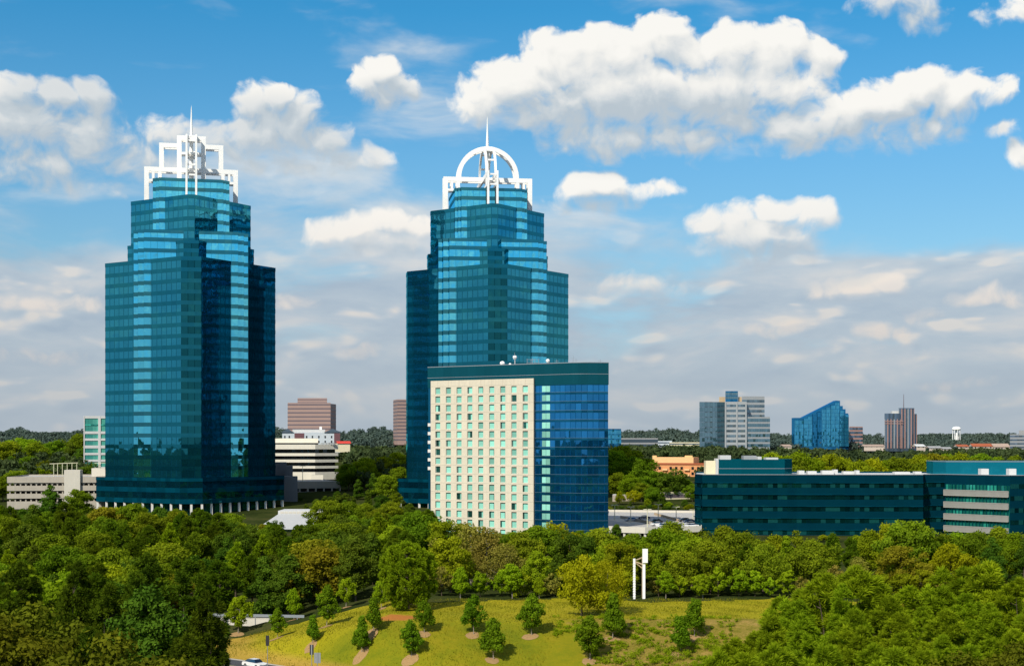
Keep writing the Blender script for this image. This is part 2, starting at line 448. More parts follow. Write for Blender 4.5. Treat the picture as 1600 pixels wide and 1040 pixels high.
M['rust_roof'] = plain('rust_roof', (0.36, 0.10, 0.045), 0.85, 0.1)
M['red_roof'] = plain('red_roof', (0.62, 0.06, 0.04), 0.7, 0.05)
M['pink_stone'] = plain('far_pink_stone', (0.38, 0.23, 0.20), 0.8, 0.05)
M['cream_wall'] = plain('cream_wall', (0.74, 0.66, 0.46), 0.85, 0.06)
M['house_wall'] = plain('far_house_wall', (0.60, 0.50, 0.42), 0.85, 0.06)
M['house_roof'] = plain('far_house_roof', (0.40, 0.30, 0.24), 0.85, 0.08)
M['grey_roof'] = plain('far_grey_roof', (0.34, 0.34, 0.34), 0.85, 0.08)
M['lamp'] = plain('pale_painted_pole', (0.62, 0.60, 0.42), 0.6, 0.05)
M['steel'] = plain('galvanised_steel', (0.34, 0.37, 0.40), 0.45, 0.08, metal=0.4)
M['black'] = plain('black_sign_back', (0.03, 0.03, 0.035), 0.6, 0.1)
M['asphalt'] = plain('asphalt', (0.065, 0.066, 0.075), 0.9, 0.18, 0.5)
M['kerb'] = plain('kerb_concrete', (0.42, 0.40, 0.36), 0.9, 0.1)
M['sunscreen'] = plain('pale_aluminium_screen', (0.37, 0.365, 0.335), 0.55, 0.05)
M['bark'] = plain('bark', (0.085, 0.062, 0.045), 0.95, 0.25, 3.0)
M['pale_bark'] = plain('pale_bark', (0.28, 0.24, 0.19), 0.95, 0.2, 3.0)
M['tyre'] = plain('tyre_rubber', (0.015, 0.015, 0.016), 0.9)
M['rim'] = plain('alloy_rim', (0.5, 0.5, 0.52), 0.35, 0.02, metal=0.7)
M['car_glass'] = glass('car_window', (0.5, 0.55, 0.6), (0.01, 0.012, 0.014), 0.25, 0.5, 0.0, 0.0)
for nm, c in (('white', (0.80, 0.80, 0.79)), ('black', (0.015, 0.015, 0.018)), ('silver', (0.42, 0.43, 0.45)), ('navy', (0.02, 0.035, 0.09)), ('red', (0.32, 0.02, 0.02))):
    M['paint_' + nm] = plain('car_paint_' + nm, c, 0.25, 0.02, spec=0.6)


def facade_stone(name, col, bay, floor):
    m, N, out = newmat(name)
    p = N.new('ShaderNodeBsdfPrincipled')
    uv = N.new('ShaderNodeUVMap').outputs[0]
    x, y, z = N.sep(uv)[0:3]

    def joint(c, w):
        f = N.m('FRACT', c)
        return N.m('LESS_THAN', N.m('ABSOLUTE', N.m('SUBTRACT', f, 0.5)), w)
    jt = N.m('MAXIMUM', joint(x, 0.016), joint(y, 0.026))
    wn = N.new('ShaderNodeTexWhiteNoise', noise_dimensions='2D')
    N.put(wn.inputs['Vector'], N.comb(N.m('ROUND', x), N.m('ROUND', y), 0))
    n = N.noise(N.new('ShaderNodeTexCoord').outputs['Object'], 0.5, 4, 0.6)
    st = N.noise(N.v('MULTIPLY', N.new('ShaderNodeTexCoord').outputs['Object'], (1, 1, 0.05)), 1.4, 3, 0.6)
    f = N.m('MULTIPLY_ADD', wn.outputs['Value'], 0.07, 0.965)
    f = N.m('MULTIPLY', f, N.m('MULTIPLY_ADD', N.m('SUBTRACT', n, 0.5), 0.16, 1.0))
    f = N.m('MULTIPLY', f, N.m('MULTIPLY_ADD', N.m('SUBTRACT', st, 0.5), 0.24, 1.0))
    f = N.m('MULTIPLY', f, N.m('MULTIPLY_ADD', jt, -0.24, 1.0))
    N.put(p.inputs['Base Color'], N.v('SCALE', col, scale=f))
    p.inputs['Roughness'].default_value = 0.85
    N.l.new(p.outputs[0], out.inputs[0])
    return m


M['stone'] = facade_stone('cream_precast_panels', (0.63, 0.565, 0.44), 4.3, 2.99)


# ------------------------------------------------------------------ mesh builder
class MB:
    def __init__(self):
        self.v, self.f, self.uv, self.mi = [], [], [], []

    def face(self, pts, uvs=None, mi=0):
        i = len(self.v)
        self.v.extend(tuple(p) for p in pts)
        self.f.append(tuple(range(i, i + len(pts))))
        self.uv.append(uvs if uvs else [(0.5, 0.5)] * len(pts))
        self.mi.append(mi)

    def hexa(self, p, mi=0):
        """8 points: bottom ring 0-3 (counter-clockwise from above), top ring 4-7"""
        for q in ((3, 2, 1, 0), (4, 5, 6, 7), (0, 1, 5, 4), (1, 2, 6, 5), (2, 3, 7, 6), (3, 0, 4, 7)):
            a, b, c, d = [Vector(p[k]) for k in q]
            w, h = (b - a).length, (d - a).length
            self.face((a, b, c, d), [(0, 0), (w / 1.5, 0), (w / 1.5, h / 3), (0, h / 3)], mi)

    def box(self, x0, x1, y0, y1, z0, z1, mi=0):
        self.hexa([(x0, y0, z0), (x1, y0, z0), (x1, y1, z0), (x0, y1, z0), (x0, y0, z1), (x1, y0, z1), (x1, y1, z1), (x0, y1, z1)], mi)

    def beam(self, a, b, w, h=None, up=(0, 0, 1), mi=0):
        a, b = Vector(a), Vector(b)
        h = h or w
        d = (b - a).normalized()
        u = Vector(up)
        if abs(d.dot(u)) > 0.98:
            u = Vector((0, 1, 0))
        s = d.cross(u).normalized()
        u = s.cross(d)
        p = []
        for e in (a, b):
            p += [e - s * w / 2 - u * h / 2, e + s * w / 2 - u * h / 2, e + s * w / 2 + u * h / 2, e - s * w / 2 + u * h / 2]
        for q in ((0, 1, 2, 3), (7, 6, 5, 4), (1, 0, 4, 5), (2, 1, 5, 6), (3, 2, 6, 7), (0, 3, 7, 4)):
            self.face([p[k] for k in q], None, mi)

    def tube(self, pts, radii, n=8, cap=True, mi=0):
        rings = []
        pts = [Vector(p) for p in pts]
        for i, p in enumerate(pts):
            d = (pts[min(i + 1, len(pts) - 1)] - pts[max(i - 1, 0)]).normalized()
            u = Vector((1, 0, 0)) if abs(d.x) < 0.8 else Vector((0, 1, 0))
            s = d.cross(u).normalized()
            t = d.cross(s)
            rings.append([p + (s * math.cos(2 * math.pi * k / n) + t * math.sin(2 * math.pi * k / n)) * radii[i] for k in range(n)])
        for a, b in zip(rings, rings[1:]):
            for k in range(n):
                self.face((a[k], b[k], b[(k + 1) % n], a[(k + 1) % n]), None, mi)
        if cap:
            self.face(rings[0], None, mi)
            self.face(list(reversed(rings[-1])), None, mi)

    def lathe(self, prof, c=(0, 0, 0), n=16, mi=0):
        for (r0, z0), (r1, z1) in zip(prof, prof[1:]):
            for k in range(n):
                a0, a1 = 2 * math.pi * k / n, 2 * math.pi * (k + 1) / n
                self.face([(c[0] + r0 * math.cos(a0), c[1] + r0 * math.sin(a0), c[2] + z0), (c[0] + r0 * math.cos(a1), c[1] + r0 * math.sin(a1), c[2] + z0),
                           (c[0] + r1 * math.cos(a1), c[1] + r1 * math.sin(a1), c[2] + z1), (c[0] + r1 * math.cos(a0), c[1] + r1 * math.sin(a0), c[2] + z1)], None, mi)

    def ring(self, poly, z0, z1, out=0.0, pane=1.5, floor=0, ledge=True, closed=True, alt=()):
        """upright wall band round a counter-clockwise polygon"""
        q = offset(poly, out) if out else poly
        n = len(poly)
        s = 0.0
        for i in range(n if closed else n - 1):
            j = (i + 1) % n
            a, b = q[i], q[j]
            L = math.hypot(b[0] - a[0], b[1] - a[1])
            k = max(1, round(L / pane))
            self.face([(a[0], a[1], z0), (b[0], b[1], z0), (b[0], b[1], z1), (a[0], a[1], z1)],
                      [(s, floor + 0.1), (s + k, floor + 0.1), (s + k, floor + 0.9), (s, floor + 0.9)], 1 if i in alt else 0)
            if out and ledge:
                c, d = poly[i], poly[j]
                self.face([(a[0], a[1], z1), (b[0], b[1], z1), (d[0], d[1], z1), (c[0], c[1], z1)])
                self.face([(c[0], c[1], z0), (d[0], d[1], z0), (b[0], b[1], z0), (a[0], a[1], z0)])
            s += k + 7

    def cap(self, poly, z, up=True):
        pts = [(p[0], p[1], z) for p in poly]
        self.face(pts if up else list(reversed(pts)))

    def prism(self, poly, z0, z1, pane=1.5):
        self.ring(poly, z0, z1, pane=pane)
        self.cap(poly, z1)

    def build(self, name, mats, parent=None, org=None, smooth=False):
        me = bpy.data.meshes.new(name)
        v = self.v
        if org is not None:
            v = [(a[0] - org[0], a[1] - org[1], a[2] - org[2]) for a in v]
        me.from_pydata(v, [], self.f)
        ul = me.uv_layers.new(name='UVMap')
        flat = [c for fc in self.uv for uv in fc for c in uv]
        ul.data.foreach_set('uv', flat)
        for m in (mats if isinstance(mats, (list, tuple)) else [mats]):
            me.materials.append(m)
        if any(self.mi):
            me.polygons.foreach_set('material_index', self.mi)
        if smooth:
            me.polygons.foreach_set('use_smooth', [True] * len(me.polygons))
        me.update()
        o = bpy.data.objects.new(name, me)
        COL.objects.link(o)
        o.parent = parent
        return o


def ccw(poly):
    a = sum(p[0] * q[1] - q[0] * p[1] for p, q in zip(poly, poly[1:] + poly[:1]))
    return list(poly) if a > 0 else list(reversed(poly))


def offset(poly, d):
    n = len(poly)
    res = []
    for i in range(n):
        p0, p1, p2 = poly[i - 1], poly[i], poly[(i + 1) % n]

        def nrm(a, b):
            L = math.hypot(b[0] - a[0], b[1] - a[1]) or 1
            return ((b[1] - a[1]) / L, -(b[0] - a[0]) / L)
        n1, n2 = nrm(p0, p1), nrm(p1, p2)
        k = 1 + n1[0] * n2[0] + n1[1] * n2[1]
        k = max(k, 0.3)
        res.append((p1[0] + (n1[0] + n2[0]) / k * d, p1[1] + (n1[1] + n2[1]) / k * d))
    return res


def root(name, label, cat, loc, rz=0.0, group=None):
    o = bpy.data.objects.new(name, None)
    COL.objects.link(o)
    o.empty_display_size = 0.5
    o.location = loc
    o.rotation_euler = (0, 0, rz)
    o['label'] = label
    o['category'] = cat
    if group:
        o['group'] = group
    return o


def tag(o, label, cat, group=None, kind=None):
    o['label'] = label
    o['category'] = cat
    if group:
        o['group'] = group
    if kind:
        o['kind'] = kind
    return o


def copy_tree(o, parent=None):
    c = o.copy()
    COL.objects.link(c)
    c.parent = parent
    for ch in list(o.children):
        copy_tree(ch, c)
    return c


class Face:
    """upright facade plane between two ground points; s along, out towards the viewer"""
    def __init__(self, p0, p1):
        self.p0 = Vector((p0[0], p0[1], 0))
        d = Vector((p1[0] - p0[0], p1[1] - p0[1], 0))
        self.L = d.length
        self.d = d.normalized()
        self.n = Vector((self.d.y, -self.d.x, 0))

    def at(self, s, z, out=0.0):
        p = self.p0 + self.d * s + self.n * out
        return Vector((p.x, p.y, z))

    def box(self, mb, s0, s1, z0, z1, o0, o1, mi=0):
        a = self.at
        mb.hexa([a(s0, z0, o1), a(s1, z0, o1), a(s1, z0, o0), a(s0, z0, o0), a(s0, z1, o1), a(s1, z1, o1), a(s1, z1, o0), a(s0, z1, o0)], mi)

    def quad(self, mb, s0, s1, z0, z1, o, uv=None, mi=0):
        a = self.at
        mb.face([a(s0, z0, o), a(s1, z0, o), a(s1, z1, o), a(s0, z1, o)], uv, mi)


# ------------------------------------------------------------------ terrain
ROAD = [(-150, 268), (-110, 262), (-80, 257), (-58, 249), (-41, 236), (-27, 222), (-8, 206), (40, 184), (110, 160), (200, 140)]


def sm(x, a, b):
    t = np.clip((np.asarray(x, float) - a) / (b - a), 0, 1)
    return t * t * (3 - 2 * t)


def road_dist(X, Y):
    X = np.asarray(X, float); Y = np.asarray(Y, float)
    best = np.full(np.broadcast(X, Y).shape, 1e9)
    for (x0, y0), (x1, y1) in zip(ROAD, ROAD[1:]):
        dx, dy = x1 - x0, y1 - y0
        t = np.clip(((X - x0) * dx + (Y - y0) * dy) / (dx * dx + dy * dy), 0, 1)
        best = np.minimum(best, np.hypot(X - x0 - t * dx, Y - y0 - t * dy))
    return best


def ground(X, Y):
    X = np.asarray(X, float); Y = np.asarray(Y, float)
    df = np.maximum(0, 241 - Y)
    dl = np.maximum(0, -20 - X) * 0.83
    d = np.hypot(df, dl)
    lawn = 0.5 - 0.31 * d * d / (d + 2.5)
    lawn = np.maximum(lawn, -7.0 + 0.25 * np.sin(X * 0.11 + Y * 0.07))
    lawn = lawn + 0.12 * np.sin(X * 0.31) * np.sin(Y * 0.27 + 1) + 0.08 * np.sin(X * 0.8 + Y * 0.5)
    bl = 7.0 * sm(X, -42, -62) * sm(Y, 215, 175) * sm(Y, 20, 70)
    br = 9.0 * sm(X, 18, 45) * sm(Y, 212, 180) * sm(Y, 20, 70)
    lawn = lawn + 1.5 * np.exp(-((Y - 279.0) / 4.0) ** 2) * sm(X, -41, -48) * sm(X, -90, -75)
    near = lawn + bl + br
    far = np.interp(Y, [400, 545, 700, 900, 1300, 2000, 2500, 3200, 5000, 9000], [0, 0, 7, 15, 19, 24, 38, 42, 34, 30])
    und = sm(Y, 620, 1100) * (3.0 * np.sin(X * 0.006 + 1.0) + 2.5 * np.sin(X * 0.011 + Y * 0.004))
    und = und * sm(Y, 9000, 4000)
    z = near + (far + und - near) * sm(Y, 285, 400)
    z = z + 20 * sm(Y, -150, -500)
    rd = road_dist(X, Y)
    k = sm(rd, 14.0, 5.2)
    return z + (-7.0 - z) * k


def gz(x, y):
    return float(ground(x, y))


def hit(px, py, y0=150.0, y1=420.0):
    """where the ray of a photo pixel meets the ground"""
    Y = np.arange(y0, y1, 0.2)
    X = (px - 800) * Y / F
    below = CAMZ - (py - HOR) * Y / F <= ground(X, Y)
    i = int(np.argmax(below)) if below.any() else len(Y) - 1
    return P(px, py, float(Y[i]))
# ------------------------------------------------------------------ ground sheets
def make_ground():
    def axis(lo, hi, step, far0, far1):
        a = list(np.arange(lo, hi + 1e-6, step))
        g, x = step, hi
        while x < far1:
            g *= 1.16
            x += g
            a.append(min(x, far1))
        g, x = step, lo
        while x > far0:
            g *= 1.16
            x -= g
            a.insert(0, max(x, far0))
        return np.array(a)
    xs = axis(-90, 112, 1.5, -9000, 9000)
    ys = axis(196, 292, 1.5, -6000, 12000)
    XX, YY = np.meshgrid(xs, ys)
    ZZ = ground(XX, YY)
    nx, ny = len(xs), len(ys)
    V = np.stack([XX, YY, ZZ], -1).reshape(-1, 3)
    cx = (XX[:-1, :-1] + XX[1:, 1:]) / 2
    cy = (YY[:-1, :-1] + YY[1:, 1:]) / 2
    idx = np.arange(nx * ny).reshape(ny, nx)
    Q = np.stack([idx[:-1, :-1], idx[:-1, 1:], idx[1:, 1:], idx[1:, :-1]], -1)
    back = np.where(cx < -20, 272 + 0.1 * (-20 - cx), 272) + 3 * np.sin(cx * 0.15)
    islawn = (cy > 197) & (cy < back) & (cx > -64) & (cx < 100)

    def sheet(name, mask, mat):
        q = Q[mask].reshape(-1, 4)
        u, inv = np.unique(q, return_inverse=True)
        me = bpy.data.meshes.new(name)
        me.from_pydata(V[u].tolist(), [], inv.reshape(-1, 4).tolist())
        me.polygons.foreach_set('use_smooth', [True] * len(me.polygons))
        me.materials.append(mat)
        o = bpy.data.objects.new(name, me)
        COL.objects.link(o)
        o['kind'] = 'structure'
        return o

    m, N, out = newmat('forest_floor')
    p = N.new('ShaderNodeBsdfDiffuse')
    co = N.new('ShaderNodeTexCoord').outputs['Object']
    n1 = N.noise(co, 0.06, 6, 0.65)
    n2 = N.noise(co, 0.9, 4, 0.6)
    c = N.ramp(N.m('ADD', N.m('MULTIPLY', n1, 0.7), N.m('MULTIPLY', n2, 0.3)), [(0.35, (0.018, 0.028, 0.008)), (0.52, (0.04, 0.052, 0.014)), (0.68, (0.085, 0.075, 0.028))])
    N.put(p.inputs[0], c)
    N.l.new(p.outputs[0], out.inputs[0])
    sheet('ground', ~islawn, m)

    m, N, out = newmat('lawn_grass')
    p = N.new('ShaderNodeBsdfPrincipled')
    p.inputs['Roughness'].default_value = 0.9
    p.inputs['Specular IOR Level'].default_value = 0.1
    co = N.new('ShaderNodeTexCoord').outputs['Object']
    x, y, z = N.sep(co)[0:3]
    n1 = N.noise(co, 0.07, 5, 0.6)
    n2 = N.noise(co, 0.45, 5, 0.7)
    n3 = N.noise(co, 3.5, 3, 0.7)
    mixn = N.m('ADD', N.m('MULTIPLY', n1, 0.50), N.m('ADD', N.m('MULTIPLY', n2, 0.30), N.m('MULTIPLY', n3, 0.20)))
    top = N.step(y, 236, 244)
    g1 = N.ramp(mixn, [(0.34, (0.095, 0.130, 0.005)), (0.46, (0.170, 0.180, 0.006)), (0.56, (0.225, 0.202, 0.007)), (0.70, (0.305, 0.225, 0.018))])
    g2 = N.ramp(mixn, [(0.34, (0.21, 0.20, 0.006)), (0.5, (0.30, 0.265, 0.008)), (0.66, (0.36, 0.285, 0.016))])
    g = N.mix(top, g1, g2)
    # bare red clay scar by the big round pine and the weedy bank on the right
    scar = N.v('DISTANCE', N.v('MULTIPLY', N.comb(x, y, 0), (1, 1.1, 0)), (SCAR.x, SCAR.y * 1.1, 0))
    sc = N.step(N.m('ADD', scar, N.m('MULTIPLY', N.m('SUBTRACT', n2, 0.5), 7.0)), 5.6, 3.0)
    g = N.mix(N.m('MULTIPLY', sc, 0.95), g, (0.42, 0.15, 0.035, 1))
    edge = N.m('ADD', N.m('ADD', x, N.m('MULTIPLY', N.m('SUBTRACT', n2, 0.5), 14.0)), N.m('MULTIPLY', N.m('SUBTRACT', 240, y), -0.25))
    bank = N.m('MULTIPLY', N.step(edge, 8.5, 11.5), N.step(N.m('ADD', y, N.m('MULTIPLY', N.m('SUBTRACT', n2, 0.5), 8.0)), 245, 241))
    bc = N.ramp(N.m('ADD', N.m('MULTIPLY', n2, 0.6), N.m('MULTIPLY', n3, 0.4)), [(0.38, (0.11, 0.105, 0.008)), (0.49, (0.22, 0.165, 0.03)), (0.64, (0.36, 0.22, 0.075))])
    g = N.mix(N.m('MULTIPLY', bank, 0.85), g, bc)
    toe = N.m('MULTIPLY', N.step(z, -5.2, -6.6), 0.75)
    g = N.mix(toe, g, (0.42, 0.26, 0.05, 1))
    N.put(p.inputs['Base Color'], g)
    b = N.new('ShaderNodeBump')
    b.inputs['Strength'].default_value = 0.55
    b.inputs['Distance'].default_value = 0.25
    N.put(b.inputs['Height'], N.m('ADD', N.m('MULTIPLY', n3, 0.6), n2))
    N.l.new(b.outputs[0], p.inputs['Normal'])
    N.l.new(p.outputs[0], out.inputs[0])
    sheet('lawn', islawn, m)

    # road strip with kerbs
    pts = [Vector((x, y, 0)) for x, y in ROAD]
    dense = []
    for a, b in zip(pts, pts[1:]):
        k = max(2, int((b - a).length / 3))
        dense += [a.lerp(b, i / k) for i in range(k)]
    dense.append(pts[-1])
    for _ in range(6):
        dense = [dense[0]] + [(dense[i - 1] + dense[i] * 2 + dense[i + 1]) / 4 for i in range(1, len(dense) - 1)] + [dense[-1]]
    nor = []
    for i in range(len(dense)):
        d = (dense[min(i + 1, len(dense) - 1)] - dense[max(i - 1, 0)]).normalized()
        nor.append(Vector((-d.y, d.x, 0)))
    mb, kb, ln = MB(), MB(), MB()
    Z = -6.97
    for i in range(len(dense) - 1):
        a, b, na, nb = dense[i], dense[i + 1], nor[i], nor[i + 1]

        def q(m_, o0, o1, z):
            m_.face([(*(a + na * o0).xy, z), (*(b + nb * o0).xy, z), (*(b + nb * o1).xy, z), (*(a + na * o1).xy, z)])
        q(mb, -4.6, 4.6, Z)
        for o in (4.6, -4.85):
            pa = [a + na * o, b + nb * o, b + nb * (o + 0.25), a + na * (o + 0.25)]
            kb.hexa([(*p_.xy, Z - 0.1) for p_ in pa] + [(*p_.xy, Z + 0.13) for p_ in pa])
        if (i // 2) % 2:
            q(ln, -0.07, 0.07, Z + 0.006)
    o = mb.build('road', M['asphalt']); o['kind'] = 'structure'
    o = kb.build('road_kerb', M['kerb']); o['kind'] = 'structure'
    o = ln.build('road_marking', plain('road_paint', (0.75, 0.62, 0.15), 0.7)); o['kind'] = 'structure'


# ------------------------------------------------------------------ the two crowned towers
def diamond(s, cut):
    e = s - cut
    return [(-e, -cut), (e, -cut), (cut, -e), (cut, e), (e, cut), (-e, cut), (-cut, e), (-cut, -e)]


def notched(a, b, c):
    """square of half-width a whose corners are stepped back to c beyond half-length b"""
    return [(-b, -a), (b, -a), (b, -c), (c, -c), (c, -b), (a, -b), (a, b), (c, b), (c, c), (b, c), (b, a), (-b, a), (-b, c), (-c, c), (-c, b), (-a, b), (-a, -b), (-c, -b), (-c, -c), (-b, -c)]


FLOOR = 4.42


def floors_of(r, poly, z0, z1, gl, sp, tag_no, span_h=1.62, first=6.1, pane=2.7, alt=()):
    k0 = int(math.floor((z0 - first) / FLOOR + 1e-6))
    k = k0
    while True:
        a = first + k * FLOOR
        if a >= z1 - 0.3:
            break
        s0, s1 = max(a, z0), min(a + span_h, z1)
        w1 = min(a + FLOOR, z1 - 1.3)
        if s1 - s0 > 0.2:
            mb = MB(); mb.ring(poly, s0, s1, out=0.07, pane=pane, floor=k + tag_no); mb.build('spandrel_band', sp, r)
        w0 = max(a + span_h, z0)
        if w1 - w0 > 0.2:
            mb = MB(); mb.ring(poly, w0, w1, pane=pane, floor=k + tag_no + 50, alt=alt); mb.build('window_band', [gl, M['chamfer_glass']] if alt else gl, r)
        k += 1
    mb = MB(); mb.ring(poly, z1 - 1.3, z1, out=0.12, pane=pane, floor=900 + tag_no); mb.build('parapet', sp, r)
    mb = MB(); mb.cap(poly, z1 - 0.6); mb.build('roof', M['roof'], r)


def crown_frames(r, kind):
    T = 1.9
    base, roof2 = 131.2, 140.3

    def frame(along):
        for side in (-1, 1):
            mb = MB()

            def pt(s, z):
                return (s, side * 1.95, z) if along == 'u' else (side * 1.95, s, z)

            def bar(s0, z0, s1, z1, t=T, across=0.85):
                mb.beam(pt(s0, z0), pt(s1, z1), t, across if along == 'u' else across - 0.03, up=(0, 1, 0) if along == 'u' else (1, 0, 0))
            # in-plane thickness T, across 0.85
            top = 145.4
            for s in (-1, 1):
                bar(s * 18.4, base, s * 18.4, top + T / 2)
                bar(s * 13.0, roof2 + 0.6, s * 13.0, top - T / 2, 1.5, 0.77)
                bar(s * 15.7, roof2 + 0.6, s * 15.7, top - T / 2, 1.0, 0.74)
            bar(-17.45, top, 17.45, top)
            bar(-17.45, roof2 + 0.4, 17.45, roof2 + 0.4, 1.0)
            if kind == 'square':
                for s in (-1, 1):
                    bar(s * 12.3, top + T / 2, s * 12.3, 156.6)
                    bar(s * 5.0, roof2 + 0.6, s * 5.0, top - T / 2, T, 0.76)
                    bar(s * 5.0, top + T / 2, s * 5.0, 160.0)
                    bar(s * 11.35, 155.65, s * 5.95, 155.65)
                bar(-4.05, 159.05, 4.05, 159.05)
                bar(-4.05, 152.6, 4.05, 152.6, 1.0, 0.7)
            else:
                R0, zc, n = 12.6, 146.0, 28
                pr = [(R0 * math.cos(math.pi * i / n), zc + 0.3 + R0 * math.sin(math.pi * i / n)) for i in range(n + 1)]
                for i in range(n):
                    (s0, z0), (s1, z1) = pr[i], pr[i + 1]
                    a0, a1 = math.pi * i / n, math.pi * (i + 1) / n
                    q = []
                    for aa in (a0, a1):
                        for rr in (R0 - T / 2, R0 + T / 2):
                            for off in (-0.42, 0.42):
                                s, z = rr * math.cos(aa), zc + 0.3 + rr * math.sin(aa)
                                o = side * 1.95 + off
                                q.append((s, o, z) if along == 'u' else (o, s, z))
                    for f in ((0, 1, 3, 2), (6, 7, 5, 4), (2, 3, 7, 6), (4, 5, 1, 0), (1, 5, 7, 3), (0, 2, 6, 4)):
                        mb.face([q[k] for k in f])
            mb.build('crown_frame', M['white'], r)
    frame('u')
    frame('v')
    # ties that join each pair of frames
    for along in ('u', 'v'):
        spots = [(s * 18.4, 144.9) for s in (-1, 1)] + [(s * 13.0, 143.0) for s in (-1, 1)] + [(s * 18.4, 140.7) for s in (-1, 1)]
        if kind == 'square':
            spots += [(s * 12.3, 156.0) for s in (-1, 1)] + [(s * 5.0, 159.3) for s in (-1, 1)] + [(s * 5.0, 152.0) for s in (-1, 1)]
        else:
            spots += [(s * 12.6 * math.cos(a), 146.3 + 12.6 * math.sin(a)) for s in (-1, 1) for a in (0.5, 1.1)]
        for s, z in spots:
            mb = MB()
            a, b = ((s, -1.5, z), (s, 1.5, z)) if along == 'u' else ((-1.5, s, z), (1.5, s, z))
            mb.beam(a, b, 0.7, 0.7)
            mb.build('crown_tie', M['white'], r)
    top = 173.6
    mb = MB()
    mb.lathe([(0.0, 139.0), (1.0, 139.0), (1.0, 147.5), (0.85, 148.0), (0.75, 157), (0.62, 161), (0.42, 166), (0.16, 172), (0.0, top)], n=10)
    mb.build('spire', M['white'], r)


def tower(label, px, Y, rz, zo, kind):
    c = P(px, HOR, Y)
    r = root('office_tower', label, 'tower', (c.x, c.y, zo), rz)
    D1, S1 = diamond(38.9, 35.0), notched(23.0, 18.8, 21.2)
    pod = diamond(43.0, 38.6)
    floors_of(r, pod, 6.1, 16.3, M['podium_glass'], M['podium_span'], 0, span_h=1.9)
    floors_of(r, D1, 15.6, 105.0, M['d_glass'], M['d_span'], 100, alt=(0, 2, 4, 6))
    floors_of(r, S1, 6.1, 117.0, M['s_glass'], M['s_span'], 200)
    floors_of(r, diamond(29.0, 26.0), 104.2, 112.7, M['d_glass'], M['d_span'], 300, alt=(0, 2, 4, 6))
    floors_of(r, diamond(26.1, 24.7), 111.8, 131.5, M['d_glass'], M['d_span'], 400)
    floors_of(r, notched(15.5, 13.0, 14.2), 116.2, 139.6, M['s_glass'], M['s_span'], 500)
    mb = MB(); mb.ring(diamond(39.4, 35.4), -3, 6.2, pane=3.0); mb.build('lobby_glass', M['podium_glass'], r)
    mb = MB(); mb.cap(pod, 6.08, up=False); mb.build('soffit', M['grey_conc'], r)
    # columns under the podium edge
    q = offset(pod, -0.6)
    for i in range(8):
        a, b = Vector(q[i]), Vector(q[(i + 1) % 8])
        L = (b - a).length
        n = max(1, round(L / 5.1))
        if L < 12:
            n = 2
        for k in range(n):
            p = a.lerp(b, k / n)
            if p.y > 12:
                continue
            mb = MB(); mb.box(p.x - 0.45, p.x + 0.45, p.y - 0.45, p.y + 0.45, -3, 6.1); mb.build('column', M['column'], r)
    crown_frames(r, kind)
    return r


def make_towers():
    tower('tall blue glass tower crowned with stepped square white frames and a spire', 299, 611, math.radians(12.5), 0.0, 'square')
    tower('tall blue glass tower crowned with white round arches and a spire', 761.5, 626, math.radians(8), -1.2, 'arch')


# ------------------------------------------------------------------ generic banded block
def block(r, org, poly, z0, z1, wall, win=None, fh=4.0, wh=2.0, out=0.06, pane=2.0, first=None, wname='window_band', roof=None, parapet=1.2, base=3.0):
    poly = ccw(poly)
    mb = MB()
    mb.ring(poly, z0 - base, z1, pane=pane)
    mb.build('wall', wall, r, org)
    mb = MB(); mb.cap(poly, z1 - 0.05); mb.build('roof', roof or M['roof'], r, org)
    if win:
        z = (z1 - parapet - wh) if first is None else first
        k = 0
        while z > z0:
            mb = MB(); mb.ring(poly, z, z + wh, out=out, pane=pane, floor=k); mb.build(wname, win, r, org)
            z -= fh
            k += 1


def rect(px0, px1, Y, depth, skew=0.0):
    """ground rectangle whose front spans two photo columns; skew = how much farther the right end is"""
    a, b = P(px0, HOR, Y), P(px1, HOR, Y + skew)
    d = Vector((b.x - a.x, b.y - a.y)).normalized()
    n = Vector((-d.y, d.x))
    br, bl = Vector((b.x + n.x * depth, b.y + n.y * depth)), Vector((a.x + n.x * depth, a.y + n.y * depth))
    if px0 > 800:                      # wings taper a little towards the back on the side facing the road
        bl.x = max(bl.x, a.x * bl.y / a.y + 0.2)
    if px1 < 800:
        br.x = min(br.x, b.x * br.y / b.y - 0.2)
    return [(a.x, a.y), (b.x, b.y), (br.x, br.y), (bl.x, bl.y)]


def zpx(py, Y):
    return CAMZ - (py - HOR) * Y / F


def simple(name, label, cat, px0, px1, pyt, pyb, Y, depth, skew=0.0, group=None, **kw):
    poly = rect(px0, px1, Y, depth, skew)
    z0, z1 = zpx(pyb, Y), zpx(pyt, Y)
    org = (poly[0][0], poly[0][1], z0)
    r = root(name, label, cat, org, group=group)
    wall = kw.pop('wall')
    block(r, org, poly, z0, z1, wall, **kw)
    return r, org, poly, z0, z1


